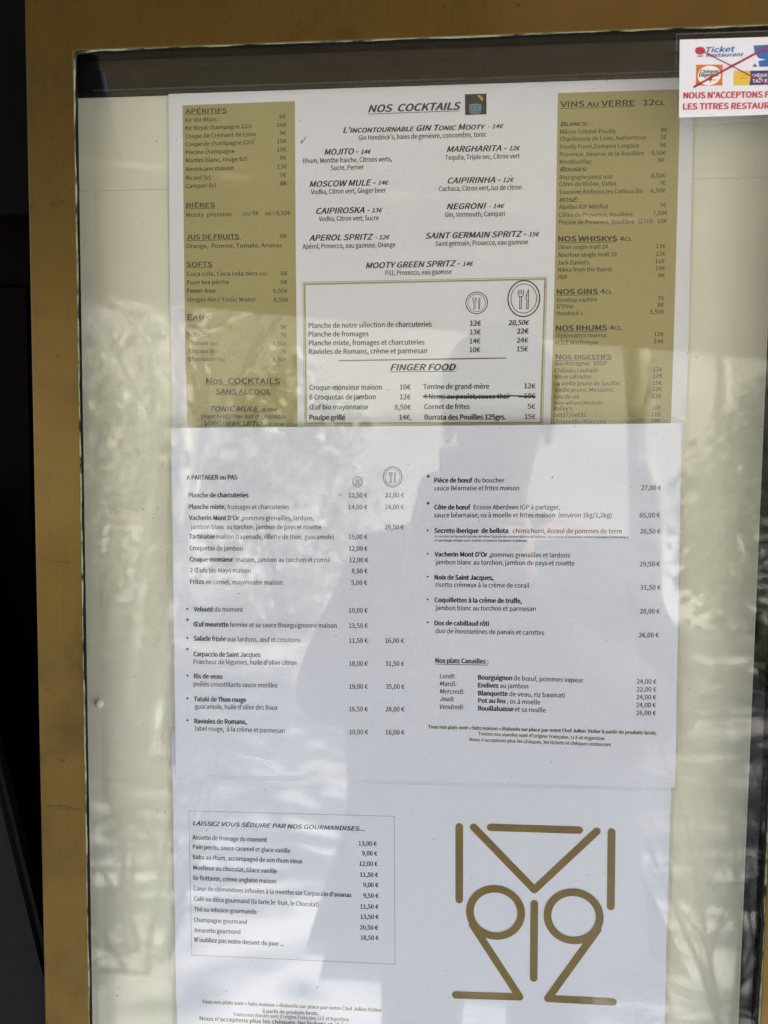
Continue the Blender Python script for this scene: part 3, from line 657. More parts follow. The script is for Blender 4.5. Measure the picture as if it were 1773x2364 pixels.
  ('b', "N'oubliez pas notre dessert du jour ...", -142.18, -287.09, -86.14, -286.08, 2.74),
  ('m', '13,00 €', -40.32, -219.99, -29.52, -219.58, 2.64),
  ('m', '9,00 €', -38.23, -225.97, -29.11, -225.65, 2.64),
  ('m', '12,00 €', -39.78, -232.53, -28.88, -232.09, 2.64),
  ('m', '11,50 €', -39.28, -239.35, -28.46, -238.9, 2.65),
  ('m', '9,00 €', -37.36, -245.64, -28.31, -245.29, 2.65),
  ('m', '9,50 €', -37.31, -252.33, -28.07, -251.95, 2.66),
  ('m', '11,50 €', -38.95, -259.32, -28.09, -258.83, 2.66),
  ('m', '13,50 €', -38.81, -265.75, -27.94, -265.24, 2.67),
  ('m', '20,50 €', -39.2, -272.5, -28.24, -271.98, 2.67),
  ('m', '18,50 €', -38.61, -278.93, -27.73, -278.4, 2.68),
 ],
 'cg_notice': [
  ('b', 'Tous nos plats sont « faits maison » élaborés sur place par notre Chef Julien Didier', -137.77, -326.57, -25.51, -323.88, 2.19),
  ('b', 'à partir de produits bruts.', -99.31, -329.89, -64.45, -328.87, 2.18),
  ('m', "Toutes nos viandes sont d'origine Française, U.E et Argentine", -117.98, -333.38, -45.59, -331.49, 2.19),
  ('b', "Nous n'acceptons plus les chèques, les tickets et chèques restaurant", -139.23, -337.85, -20.92, -334.57, 2.58),
 ],
 'd_red': [
  ('b', "NOUS N'ACCEPTONS PAS", 128.2, 199.76, 175.68, 198.92, 2.99),
  ('b', 'LES TITRES RESTAURANT', 128.21, 194.19, 179.5, 193.33, 2.99),
 ],
 'd_blue': [
  ('j', 'Ticket', 138.65, 222.28, 152.84, 222.3, 2.53),
  ('j', 'Restaurant', 138.67, 220.02, 157.29, 219.84, 1.75),
 ],
 'd_black': [
  ('b', 'Chèque', 136.14, 212.07, 144.93, 212.09, 1.58),
  ('b', 'Déjeuner', 135.6, 210.28, 145.51, 210.35, 1.7),
 ],
 'd_white': [
  ('m', 'CHÈQUE', 162.06, 209.43, 169.41, 209.37, 1.33),
  ('m', 'DE', 165.11, 208.07, 166.61, 208.08, 0.9),
  ('m', 'TABLE', 162.17, 206.59, 169.52, 206.6, 1.57),
 ],
}
SHAPE = {
 'sheet_a': [(-155.18, 223.32), (-155.4, 139.39), (-154.72, 65.08), (-153.79, 18.95), (142.86, 23.81), (142.83, 72.13), (141.81, 147.98), (140.55, 223.05)],
 'sheet_b': [(-153.5, 29.56), (-3.03, 31.6), (139.22, 34.0), (140.87, -69.12), (142.52, -174.22), (-1.23, -177.4), (-152.32, -179.62), (-152.82, -76.88)],
 'sheet_c': [(-155.59, -154.92), (141.98, -149.32), (141.23, -177.55), (141.78, -275.19), (142.73, -333.89), (142.8, -366.37), (-153.3, -380.33), (-154.56, -295.25), (-155.36, -192.91)],
 'pouch_b': [(-157.16, 32.6), (140.52, 37.13), (141.3, 14.52), (139.91, 14.02), (143.3, -175.98), (-152.34, -182.6), (-155.99, -103.32)],
 'pouch_c': [(-159.09, -151.83), (143.33, -146.21), (142.88, -175.93), (143.76, -275.06), (144.98, -371.62), (-155.59, -386.27), (-157.06, -295.42), (-158.3, -184.87)],
 'gold_left': [(-146.87, 215.93), (-80.78, 216.41), (-80.19, 137.07), (-79.26, 72.56), (-78.63, 27.19), (-145.1, 26.74), (-146.22, 72.69), (-146.65, 138.02)],
 'gold_right': [(67.42, 216.33), (133.64, 216.39), (134.25, 137.54), (134.65, 76.94), (134.62, 28.62), (67.65, 28.17), (67.94, 77.14), (68.1, 135.43)],
 'food_frame': [(-76.05, 114.51), (64.02, 116.1), (63.46, 32.83), (-74.89, 31.76)],
 'food_rule': [(-54.66, 69.34), (41.93, 70.69), 0.71],
 'strike': [[(-5.09, 48.91), (5.93, 48.5), (19.19, 48.8), (32.39, 48.75), (43.59, 49.13)], [(8.15, 48.33), (22.72, 48.28), (38.53, 48.59), (44.21, 48.78)], [(43.32, 49.39), (49.43, 49.23), (58.75, 48.91)], [(49.45, 48.62), (53.37, 48.63), (58.58, 48.56)]],
 'plates_a': [[24.59, 101.84, 6.11, 6.05], [51.12, 104.05, 8.88, 10.05]],
 'plates_b': [[-42.46, -0.87, 2.9, 3.14], [-22.06, 2.17, 5.42, 5.82]],
 'cocktail': [(16.29, 205.91), (28.24, 205.99), (28.03, 217.29), (16.01, 217.23)],
 'dessert_frame': [(-145.59, -203.63), (-18.88, -200.67), (-17.43, -293.22), (-144.29, -296.11)],
 'logo_lines': [[(19.69, -205.28), (20.42, -250.15)], [(28.2, -205.03), (64.56, -241.29), (99.85, -203.73)], [(38.25, -204.6), (89.66, -203.6)], [(108.29, -203.75), (109.14, -248.84)], [(64.75, -249.85), (65.42, -295.92)], [(28.6, -265.22), (57.35, -308.25), (19.32, -309.84)], [(101.95, -263.39), (74.1, -308.01), (112.0, -307.37)]],
 'logo_rings': [[42.02, -256.68, 15.16, 14.6], [87.76, -256.22, 15.17, 14.77]],
 'logo_w': 4.58,
 'notice_paper': [(125.36, 229.14), (126.24, 190.28), (182.01, 190.57), (180.36, 228.86)],
 'notice_pouch': [(123.39, 231.77), (124.34, 187.43), (184.22, 187.79), (182.32, 231.59)],
 'n_square': [(133.95, 216.38), (147.2, 216.03), (147.38, 205.67), (134.08, 205.93)],
 'n_oval': [140.65, 210.81, 5.76, 4.84],
 'n_ball': [135.68, 223.26, 2.52, 1.99],
 'n_ballsh': [135.83, 220.63, 1.67, 0.3],
 'n_yellow': [(152.84, 212.74), (160.58, 212.57), (161.17, 210.6), (161.09, 208.19), (160.57, 205.35), (152.82, 205.59)],
 'n_purple': [(160.67, 212.57), (173.92, 212.35), (174.07, 205.23), (160.66, 205.35), (161.15, 208.19), (161.23, 210.6)],
 'n_blue': [[(162.04, 224.98), (174.87, 225.12), (175.33, 214.19), (165.31, 214.31), (164.74, 217.24), (168.46, 217.81), (164.69, 218.59), (162.78, 221.36)], [(162.93, 216.19), (161.92, 214.42), (164.56, 214.34)]],
 'n_cross': [[(133.57, 224.63), (151.61, 215.13), (170.03, 205.2), (177.37, 201.37)], [(133.34, 205.29), (140.94, 209.44), (152.2, 215.26), (169.25, 223.98), (172.17, 225.52)]],
 'pin': [-202.73, -139.74, 2.5, 3.0],
 'board_edge': [(-256.42, -193.18), (-231.31, -300.46)],
 'acry': [(-196.16658938169516, -25.380442407689273), (180.33655322891119, -217.9256181438183)],
 'seam': [(-209.52434229195842, 170.2393504765727), (181.67266635423854, 168.18964102381997)],
 'screenlow': (-263.6949104532274, 166.85001653390682),
}

# ------------------------------------------------------------------ setting: shop wall, pavement, street
GZ = 0.0
mat_pave = mat('pale_pavement', (0.60, 0.585, 0.555), (0.45, 0.44, 0.42), 1.6, 0.8, bmp=0.2)
mat_kerb = mat('granite_kerb', (0.50, 0.48, 0.44), (0.38, 0.37, 0.35), 20, 0.8)
mat_square = mat('pale_gravel', (0.54, 0.52, 0.47), (0.42, 0.40, 0.36), 2.5, 0.9)
tag(box('ground', -40, 40, -60, 20, -1.2, -0.10, mat_square), kind='structure')
tag(box('pavement', -8, 8, -2.62, 1.0, -0.099, 0.0, mat_pave), kind='structure')
tag(box('kerb', -8, 8, -2.84, -2.624, -0.099, 0.006, mat_kerb, bev=0.012), kind='structure')
w = empty('shop_wall', (0, 0.03, 0)); tag(w, 'dark painted shop front behind the brass menu case, recess shade put into its colour', 'wall')
box('panel', -1.9, -0.262, 0.030, 0.20, 0.0, 1.58, 'wall', w)
box('panel', -0.2595, 0.6, 0.030, 0.20, 0.0, 2.95, 'wall', w)
box('panel', 0.603, 1.9, 0.030, 0.20, 0.0, 2.95, 'wall', w)
box('upper_panel', -1.9, -0.262, 0.034, 0.20, 1.583, 2.95, 'wall', w)
scr = tag(box('perforated_screen', -1.2, -0.245, 0.020, 0.0285, BASE + 0.163, BASE + 1.0, 'screen'), 'black perforated metal screen beside the upper part of the case', 'screen')

# ------------------------------------------------------------------ the brass menu case
XL, XR, ZT, ZB = -199.2, 186.5, 234.9, -432.0        # opening, millimetres
XO, XRO, ZTO, ZBO = -226.3, 214.0, 266.0, -463.0     # outside of the brass
case = empty('menu_case', (0, 0.015, BASE - 0.463)); tag(case, 'wall mounted brass framed menu case with glass front', 'display case')
def rounded(x0, x1, z0, z1, r, n=7):
    pts = []
    for cx, cz, a0 in ((x1 - r, z1 - r, 0), (x0 + r, z1 - r, 90), (x0 + r, z0 + r, 180), (x1 - r, z0 + r, 270)):
        for k in range(n): a = math.radians(a0 + 90 * k / (n - 1)); pts.append((cx + r * math.cos(a), cz + r * math.sin(a)))
    return pts
def ring_slab(name, inner, outer, yf, yb, m, parent, bev=0.0):
    n = len(inner); v = []
    for y in (yf, yb):
        v += [P(*p, y) for p in inner] + [P(*p, y) for p in outer]
    f = []
    for k in range(n):
        j = (k + 1) % n
        f += [(k, n + k, n + j, j), (2 * n + k, 2 * n + j, 3 * n + j, 3 * n + k), (k, j, 2 * n + j, 2 * n + k), (n + k, 3 * n + k, 3 * n + j, n + j)]
    o = link(name, v, f, m, parent)
    bm = bmesh.new(); bm.from_mesh(o.data); bmesh.ops.recalc_face_normals(bm, faces=bm.faces)
    if bev:
        e = [q for q in bm.edges if all(abs(vv.co.y - yf) < 1e-6 for vv in q.verts) and len(q.link_faces) == 2 and q.calc_face_angle(0) > 1.0]
        bmesh.ops.bevel(bm, geom=e, offset=bev, segments=2, affect='EDGES', profile=0.5)
    bm.to_mesh(o.data); bm.free(); return o
ring_slab('frame', rounded(XL, XR, ZB, ZT, 3.0), rounded(XO, XRO, ZBO, ZTO, 2.0), -0.028, -0.0262, 'brass', case, 0.0005)
ring_slab('inner_frame', rounded(XL - 3.2, XR + 3.2, ZB - 3.2, ZT + 4.0, 3.0), rounded(XO, XRO, ZBO, ZTO, 2.0), -0.0261, -0.0165, 'black', case)
ring_slab('gasket', rounded(XL + 1.7, XR - 1.7, ZB + 1.7, ZT - 1.7, 2.4), rounded(XL - 3, XR + 3, ZB - 3, ZT + 3, 3), -0.0271, -0.02685, 'gasket', case)
# crumbling sealant round the opening: uneven bead
def bead():
    path = rounded(XL + 0.1, XR - 0.1, ZB + 0.1, ZT - 0.1, 3.2, 9); pts = []
    for k, a in enumerate(path):
        b = path[(k + 1) % len(path)]; L = math.hypot(b[0] - a[0], b[1] - a[1]); m_ = max(1, int(L / 1.6))
        pts += [(a[0] + (b[0] - a[0]) * i / m_, a[1] + (b[1] - a[1]) * i / m_) for i in range(m_)]
    v, f = [], []; n = len(pts); w_ = 0.45
    for k, (x, z) in enumerate(pts):
        x0, z0 = pts[k - 1]; x1, z1 = pts[(k + 1) % n]; L = math.hypot(x1 - x0, z1 - z0) or 1; nx, nz = -(z1 - z0) / L, (x1 - x0) / L
        w_ += random.uniform(-0.16, 0.16); w_ = min(0.75, max(0.12, w_))
        corner = max(0, 1 - math.hypot(x - XL, z - ZT) / 14); ww = w_ + 1.0 * corner
        d = -0.0273 - random.uniform(0.0001, 0.0005)
        v += [P(x - nx * 0.2, z - nz * 0.2, -0.0276), P(x + nx * ww * 0.5, z + nz * ww * 0.5, d), P(x + nx * ww, z + nz * ww, -0.0272)]
    for k in range(n):
        a, b = 3 * k, 3 * ((k + 1) % n); f += [(a, a + 1, b + 1, b), (a + 1, a + 2, b + 2, b + 1)]
    link('sealant_bead', v, f, 'bead', case, True)
bead()
box('shell_back', -0.2262, 0.2138, 0.004, 0.015, BASE - 0.4628, BASE + 0.2658, 'black', case)
box('shell_side', -0.2262, -0.2235, -0.0164, 0.0038, BASE - 0.4628, BASE + 0.2658, 'black', case)
box('shell_side', 0.1862, 0.2138, -0.0164, 0.0038, BASE - 0.4628, BASE + 0.2658, 'black', case)
box('shell_top', -0.2233, 0.1860, -0.0164, 0.0038, BASE + 0.2349, BASE + 0.2657, 'black', case)
box('shell_bottom', -0.2233, 0.1860, -0.0164, 0.0038, BASE - 0.4627, BASE - 0.4325, 'black', case)
box('header_rail', -0.2232, 0.1859, -0.0058, 0.0002, BASE + 0.2226, BASE + 0.2347, 'black', case, 0.0006)
g = box('glass_pane', -0.2020, 0.1892, -0.0268, -0.0228, BASE - 0.434, BASE + 0.238, 'glass', case); g['label'] = 'clear front glass reflecting the street'
a = box('acrylic_pane', -0.1962, 0.1803, -0.0115, -0.0095, BASE - 0.430, BASE + 0.2215, 'acrylic', case); a['label'] = 'clear inner acrylic sheet over the menus'
for z0, z1 in ((169.4, 222.4), (-431.8, 169.2)):
    slab('backing_board', [(-223.2, z0), (185.6, z0 - 0.6 if z0 > 0 else z0), (185.6, z1 - (0.6 if z1 < 200 else 0)), (-223.2, z1)], 0.0, 0.0034, 'cream', case)
def scratch(pts, w):
    ink = Ink(); ink.stroke(pts, w, -0.02803, False); ink.build('scratch', 'gasket', case)
scratch([(-222.5, -193.2), (-213, -193.0), (-206, -193.9), (-200.5, -195.0)], 0.28)
scratch([(-222.5, -194.4), (-214, -194.3), (-205, -194.9)], 0.18)
scratch([(-222.3, -46), (-216, -48.5), (-210, -48.2), (-205.5, -48.9)], 0.16)
scratch([(-213.5, 152), (-208.5, 151.2)], 0.2)
scratch([(-217, 168), (-210, 160), (-207, 152)], 0.14)
# white peg on the board
def lathe(name, x, y, z, prof, m, parent=None, n=20):
    v, f = [], []
    for r, d in prof: v += [(x + r * math.cos(k * math.tau / n), y + d, z + r * math.sin(k * math.tau / n)) for k in range(n)]
    for i in range(len(prof) - 1):
        for k in range(n): f.append((i * n + k, i * n + (k + 1) % n, (i + 1) * n + (k + 1) % n, (i + 1) * n + k))
    f.append(tuple(range((len(prof) - 1) * n, len(prof) * n))); return link(name, v, f, m, parent, True)
peg = lathe('round_peg', -0.2027, 0.0, BASE - 0.1397, [(0.0026, 0), (0.0026, -0.0012), (0.0022, -0.0018), (0.0012, -0.0021), (0.0004, -0.0022)], 'pin')
tag(peg, 'small round white plastic peg pressed into the cream backing board', 'peg')

# ------------------------------------------------------------------ the menus
JOBS = []
def sheet(name, label, outline, y, paper, pouch=None):
    cx = sum(p[0] for p in outline) / len(outline) / 1000; cz = min(p[1] for p in outline) / 1000
    e = empty(name, (cx, y, BASE + cz)); tag(e, label, 'menu')
    slab('paper', outline, y, y + 0.00018, paper, e)
    if pouch:
        slab('laminate_pouch', pouch, y - 0.00028, y + 0.00045, 'pouch', e)
        i = Ink(); i.stroke(pouch + pouch[:1], 0.32, y - 0.00031, False); i.build('pouch_edge', 'film_edge', e)
    return e
YA, YB, YC = -0.0014, -0.0062, -0.0034
A = sheet('drinks_menu', 'drinks menu sheet with two gold side columns and cocktails in the middle', SHAPE['sheet_a'], YA, 'paper')
B = sheet('food_menu', 'laminated white food menu headed A PARTAGER ou PAS', SHAPE['sheet_b'], YB, 'paper_blue', SHAPE['pouch_b'])
C = sheet('dessert_menu', 'laminated dessert menu with boxed list and large bronze line logo', SHAPE['sheet_c'], YC, 'paper_blue', SHAPE['pouch_c'])
for k in ('gold_left', 'gold_right'):
    i = Ink(); i.fill(SHAPE[k], YA - 0.00004); i.build('gold_column', 'gold', A)
for k, rows in TEXT.items():
    if k[0] == 'd': continue
    par, y = {'a': (A, YA), 'b': (B, YB), 'c': (C, YC)}[k[0]]
    price = lambda r: r[1].rstrip('.').endswith('€')
    for pick, nm in ((lambda r: not price(r), 'printed_text'), (price, 'printed_prices')):
        got = [r for r in rows if pick(r)]; parts = [got]
        if nm == 'printed_prices':                       # one part per price column and block
            for ax, gap in ((2, 12.0), (3, 11.0)):
                nxt = []
                for part in parts:
                    part = sorted(part, key=lambda r: r[ax]); cur = part[:1]
                    for r in part[1:]:
                        if r[ax] - cur[-1][ax] > gap: nxt.append(cur); cur = []
                        cur.append(r)
                    if cur: nxt.append(cur)
                parts = nxt
        for part in parts:
            if part: JOBS.append((part, y - 0.00009, nm, 'gold_text' if k[1] == 'g' else 'ink', par))
# the boxed food list
i = Ink(); i.frame(SHAPE['food_frame'], 0.0, 0.35, YA - 0.00005); i.frame(SHAPE['food_frame'], 0.75, 1.75, YA - 0.00005)
i.build('box_border', 'gold', A)
i = Ink(); i.stroke(SHAPE['food_rule'][:2], SHAPE['food_rule'][2], YA - 0.00005, False); i.build('divider_line', 'gold_dark', A)
i = Ink()
for n_, s in enumerate(SHAPE['strike']): i.stroke(s, 0.75 if n_ < 3 else 0.5, YA - 0.00013 - n_ * 0.00001)
o = i.build('marker_strike', 'ink', A); o['label'] = 'black marker line crossing out one dish'
def plate(x, z, rx, rz, y, par):
    i = Ink(); w_ = max(0.16, rx * 0.06)
    i.ring(x, z, rx, rz, w_ * 1.35, y); i.ring(x, z, rx * 0.81, rz * 0.81, w_ * 0.8, y)
    fx = x - rx * 0.20                                     # fork
    for d in (-0.17, -0.055, 0.06, 0.175): i.stroke([(fx + d * rx, z + 0.47 * rz), (fx + d * rx, z + 0.25 * rz)], w_ * 0.8, y - 0.00001)
    i.stroke([(fx - 0.17 * rx, z + 0.25 * rz), (fx - 0.10 * rx, z + 0.12 * rz), (fx + 0.11 * rx, z + 0.12 * rz), (fx + 0.175 * rx, z + 0.25 * rz)], w_ * 0.8, y - 0.00002)
    for d in (-0.055, 0.06): i.stroke([(fx + d * rx, z + 0.12 * rz), (fx + d * rx, z - 0.57 * rz)], w_ * 0.8, y - 0.00003)
    i.stroke([(fx - 0.055 * rx, z - 0.57 * rz), (fx + 0.06 * rx, z - 0.57 * rz)], w_ * 0.8, y - 0.00004)
    kx = x + rx * 0.22                                     # knife
    i.stroke([(kx + 0.07 * rx, z - 0.57 * rz), (kx + 0.07 * rx, z + 0.5 * rz), (kx - 0.02 * rx, z + 0.3 * rz), (kx - 0.09 * rx, z - 0.05 * rz), (kx - 0.02 * rx, z - 0.12 * rz), (kx - 0.045 * rx, z - 0.57 * rz), (kx + 0.07 * rx, z - 0.57 * rz)], w_ * 0.8, y - 0.00005)
    i.build('plate_icon', 'ink', par)
for q in SHAPE['plates_a']: plate(*q, YA - 0.00009, A)
for q in SHAPE['plates_b']: plate(*q, YB - 0.00009, B)
# cocktail picture: dark square with a tumbler and a twist of lemon
i = Ink(); i.fill(SHAPE['cocktail'], YA - 0.00005); pic = i.build('cocktail_picture', 'icon_dark', A)
i = Ink(); cx, cz = 21.9, 209.3
i.fill([(cx - 3.5, cz + 2.0), (cx - 2.9, cz - 2.3), (cx - 1.5, cz - 2.9), (cx + 1.7, cz - 2.9), (cx + 3.1, cz - 2.2), (cx + 3.6, cz + 2.0)], YA - 0.00009)
i.disc(cx + 0.05, cz + 2.0, 3.55, 0.75, YA - 0.00010); i.build('tumbler', 'icon_blue', pic)
i = Ink(); i.ring(cx, cz + 2.0, 3.5, 0.72, 0.2, YA - 0.00013)
i.stroke([(cx - 2.9, cz + 0.6), (cx - 1.8, cz + 1.5), (cx - 0.5, cz + 0.4), (cx - 1.7, cz - 0.6), (cx - 2.9, cz + 0.6)], 0.18, YA - 0.00013)
i.stroke([(cx - 2.6, cz - 1.6), (cx, cz - 2.0), (cx + 2.7, cz - 1.6)], 0.18, YA - 0.00014)
for d in ((-0.2, -1.0), (1.5, -0.2), (1.2, 0.9)): i.ring(cx + d[0], cz + d[1], 0.35, 0.35, 0.15, YA - 0.00015, 16)
i.build('tumbler_outline', 'icon_dark', pic)
i = Ink(); arc = [(cx + 1.0 + 2.9 * math.sin(a), cz + 3.9 + 3.0 * math.cos(a)) for a in [0.05 + k * 0.19 for k in range(9)]]
for k, (p0, p1) in enumerate(zip(arc, arc[1:])):
    q = ((p0[0] + p1[0]) / 2, (p0[1] + p1[1]) / 2); r = 0.65 * math.sin((k + 1) / 9 * math.pi) + 0.12
    i.stroke([(cx + 1 + (q[0] - cx - 1) * (1 - r / 3.2), cz + 3.9 + (q[1] - cz - 3.9) * (1 - r / 3.2)), (cx + 1 + (q[0] - cx - 1) * (1 + r / 3.2), cz + 3.9 + (q[1] - cz - 3.9) * (1 + r / 3.2))], 0.42, YA - 0.00009, False)
i.build('lemon_twist', 'yellow', pic)
# dessert sheet: thin box and the line logo
i = Ink(); i.frame(SHAPE['dessert_frame'], 0.0, 0.38, YC - 0.00005); i.build('box_border', 'hairline', C)
W_ = SHAPE['logo_w']
for n_, s in enumerate(SHAPE['logo_lines']):
    i = Ink(); i.stroke(s, W_, YC - 0.00006 - n_ * 0.000016); i.build('logo_stroke', 'gold_dark', C)
for n_, q in enumerate(SHAPE['logo_rings']):
    i = Ink(); i.ring(*q, W_, YC - 0.00022 - n_ * 0.00001, 80); i.build('logo_ring', 'gold_dark', C)

# ------------------------------------------------------------------ laminated notice stuck on the glass
YN = -0.0275
D = empty('refusal_notice', (0.155, YN, BASE + 0.189)); tag(D, 'small laminated notice with crossed out voucher logos on the glass', 'notice')
slab('paper', SHAPE['notice_paper'], YN, YN + 0.00018, 'paper', D)
slab('laminate_pouch', SHAPE['notice_pouch'], YN - 0.0004, -0.0272, 'pouch', D)
i = Ink(); i.stroke(SHAPE['notice_pouch'] + SHAPE['notice_pouch'][:1], 0.3, YN - 0.00043, False); i.build('pouch_edge', 'film_edge', D)
def flat(name, m, fn):
    i = Ink(); fn(i); return i.build(name, m, D)
y1, y2, y3, y4 = YN - 0.00004, YN - 0.00008, YN - 0.00012, YN - 0.00016
flat('orange_logo', 'orange', lambda i: i.fill(SHAPE['n_square'], y1))
flat('logo_oval', 'white', lambda i: i.disc(*SHAPE['n_oval'], y2))
flat('logo_mark', 'red', lambda i: (i.disc(141.4, 208.9, 0.9, 0.75, y3), i.stroke([(138.6, 208.3), (144.6, 208.5)], 0.28, y4), i.stroke([(141.3, 208.6), (141.35, 207.2)], 0.4, y4)))
flat('red_ball', 'red', lambda i: i.disc(*SHAPE['n_ball'], y1))
flat('ball_shadow', 'blue', lambda i: i.disc(*SHAPE['n_ballsh'], y1))
flat('yellow_logo', 'yellow', lambda i: i.fill(SHAPE['n_yellow'], y1))
flat('logo_scribble', 'gold_text', lambda i: (i.stroke([(155.6, 207.9), (158.2, 210.8), (160.2, 210.4), (159.2, 209.0), (156.5, 208.9)], 0.16, y2), i.stroke([(155.4, 211.2), (155.8, 212.3)], 0.14, y3), i.stroke([(157.0, 211.4), (157.3, 212.2)], 0.14, y3)))
flat('purple_logo', 'purple', lambda i: i.fill(SHAPE['n_purple'], y1))
def tri(i):
    for q in SHAPE['n_blue']:
        n = len(q)
        if n == 3: i.fill(q, y1)
        else:
            for a_, b_, c_ in ((0, 1, 7), (1, 6, 7), (1, 5, 6), (1, 2, 5), (2, 4, 5), (2, 3, 4)): i.fill([q[a_], q[b_], q[c_]], y1)
flat('blue_logo', 'blue', tri)
for n_, s in enumerate(SHAPE['n_cross']):
    i = Ink(); s = [p for p in s if p[0] < 181]; i.stroke(s, 0.55 if n_ == 0 else 1.05, y4 - 0.00003 - n_ * 0.00003); o = i.build('marker_stroke', 'wine', D)
for k, m_ in (('d_red', 'red'), ('d_blue', 'blue'), ('d_black', 'ink'), ('d_white', 'white')):
    JOBS.append((TEXT[k], y3 - 0.00001, 'printed_text', m_, D))
typeset(JOBS)

# ------------------------------------------------------------------ leaning slate board at the left, dust on the glass
def leaning_board():
    e = empty('leaning_board', (-0.33, -0.012, BASE - 0.46)); tag(e, 'dark grey board with thin black edge leaning beside the case', 'board')
    d = Vector((0.02511, 0, -0.10728)).normalized(); n = Vector((-d.z, 0, d.x)) * -1      # along the edge, and away from the case
    if n.x > 0: n = -n
    top = Vector((-0.2564, 0, BASE - 0.1932)) - d * 0.20
    def quad(name, o0, o1, yf, yb, m):
        c = [top + n * o0, top + n * o1, top + n * o1 + d * 0.5, top + n * o0 + d * 0.5]
        v = [(q.x, yf, q.z) for q in c] + [(q.x, yb, q.z) for q in c]
        link(name, v, [(3, 2, 1, 0), (4, 5, 6, 7), (0, 1, 5, 4), (1, 2, 6, 5), (2, 3, 7, 6), (3, 0, 4, 7)], m, e)
    quad('face', 0.0030, 0.30, -0.0200, -0.0120, 'slate')
    quad('edge_strip', 0.0, 0.0022, -0.0215, -0.0120, 'slate')
    quad('edge_strip', -0.0042, -0.0010, -0.0185, -0.0120, 'black')
leaning_board()
def dust():
    v, f = [], []
    for k in range(330):
        x = random.uniform(XL + 4, XR - 4); z = random.uniform(-330, ZT - 8); s = random.choice((0.12, 0.16, 0.2, 0.26, 0.38)); a = random.uniform(0, math.pi)
        if x > 122 and z > 186: continue
        L = s * random.uniform(1.0, 3.2); b = len(v); c_, q = math.cos(a), math.sin(a); bend = random.uniform(-0.5, 0.5) * s
        for u, w_ in ((-L, 0), (-L * 0.3, -s * 0.45 + bend), (L * 0.4, -s * 0.35 + bend), (L, 0), (L * 0.3, s * 0.4 + bend), (-L * 0.4, s * 0.45 + bend)):
            v.append(P(x + u * c_ - w_ * q, z + u * q + w_ * c_, -0.02686))
        f.append(tuple(range(b, b + 6)))
    o = link('dust_specks', v, f, 'dust'); tag(o, 'dark dust specks and grit stuck to the glass', 'dust', kind='stuff')
dust()
i = Ink()
for x, z, r in ((-76.2, 194.2, 0.75), (-75.1, 195.1, 0.55), (-74.6, 196.2, 0.4), (-76.9, 193.3, 0.6), (-77.6, 205.6, 0.35), (-86, 204.8, 0.35), (-83.5, 207.9, 0.4)):
    i.fill([(x + r * random.uniform(0.6, 1.2) * math.cos(a), z + r * random.uniform(0.6, 1.2) * math.sin(a)) for a in [k * math.tau / 9 for k in range(9)]], YA - 0.00015)
i.build('smudge', 'smudge', A)

# ------------------------------------------------------------------ what the glass reflects: awning, person with phone, trees, house front
mat_canvas = mat('beige_canvas', (0.55, 0.45, 0.32), (0.50, 0.405, 0.285), 30, 0.9)
mat_dark = mat('dark_canvas', (0.018, 0.016, 0.014), None, 30, 0.9)
aw = empty('shop_awning', (0, 0.0, 2.4)); tag(aw, 'low canvas awning with deep front valance over the menu case', 'awning')
def sheet3(name, q, th, m):
    n = (Vector(q[1]) - Vector(q[0])).cross(Vector(q[3]) - Vector(q[0])).normalized() * th
    v = [tuple(p) for p in q] + [tuple(Vector(p) + n) for p in q]
    link(name, v, [(0, 1, 2, 3), (7, 6, 5, 4), (0, 4, 5, 1), (1, 5, 6, 2), (2, 6, 7, 3), (3, 7, 4, 0)], m, aw)
def edge(x): return -1.245 - 0.2 * (x + 0.75)                 # y of the awning front along x
def zb(x): return BASE + 0.36 - 0.062 * (x + 0.75)           # lower hem of the valance
def zt(x): return zb(x) + 0.30
XA, XM, XB = -1.6, -0.70, 1.15
sheet3('canopy', [(-0.37, 0.02, BASE + 1.02), (XB, 0.02, BASE + 1.02), (XB, edge(XB), zt(XB)), (XM, edge(XM), zt(XM))], 0.004, mat_canvas)
sheet3('sky_block_panel', [(XA, 0.02, BASE + 1.02), (-0.375, 0.02, BASE + 1.02), (XM - 0.005, edge(XM), zt(XM)), (XA, edge(XA), zt(XA))], 0.004, mat_dark)  # dark panel added to keep bright sky out of the reflection
sheet3('valance', [(XA, edge(XA) - 0.01, zt(XA)), (XB, edge(XB) - 0.01, zt(XB)), (XB, edge(XB) - 0.01, zb(XB)), (XA, edge(XA) - 0.01, zb(XA))], 0.004, mat_canvas)

def tubes(name, segs, m, parent, n=6):
    """segs: (p0, p1, r0, r1)"""
    v, f = [], []
    for p0, p1, r0, r1 in segs:
        d = (Vector(p1) - Vector(p0)); 
        if d.length < 1e-5: continue
        q = d.to_track_quat('Z', 'Y'); b = len(v)
        for p, r in ((p0, r0), (p1, r1)):
            v += [tuple(Vector(p) + q @ Vector((r * math.cos(k * math.tau / n), r * math.sin(k * math.tau / n), 0))) for k in range(n)]
        f += [(b + k, b + (k + 1) % n, b + n + (k + 1) % n, b + n + k) for k in range(n)] + [tuple(range(b + n, b + 2 * n))]
    return link(name, v, f, m, parent, True)
mat_bark = mat('pale_plane_bark', (0.52, 0.48, 0.39), (0.22, 0.20, 0.15), 9, 0.9, bmp=0.3, stretch=(1, 1, 0.5))
mat_leaf = mat('young_leaves', (0.09, 0.12, 0.035), (0.06, 0.085, 0.025), 5, 0.7)
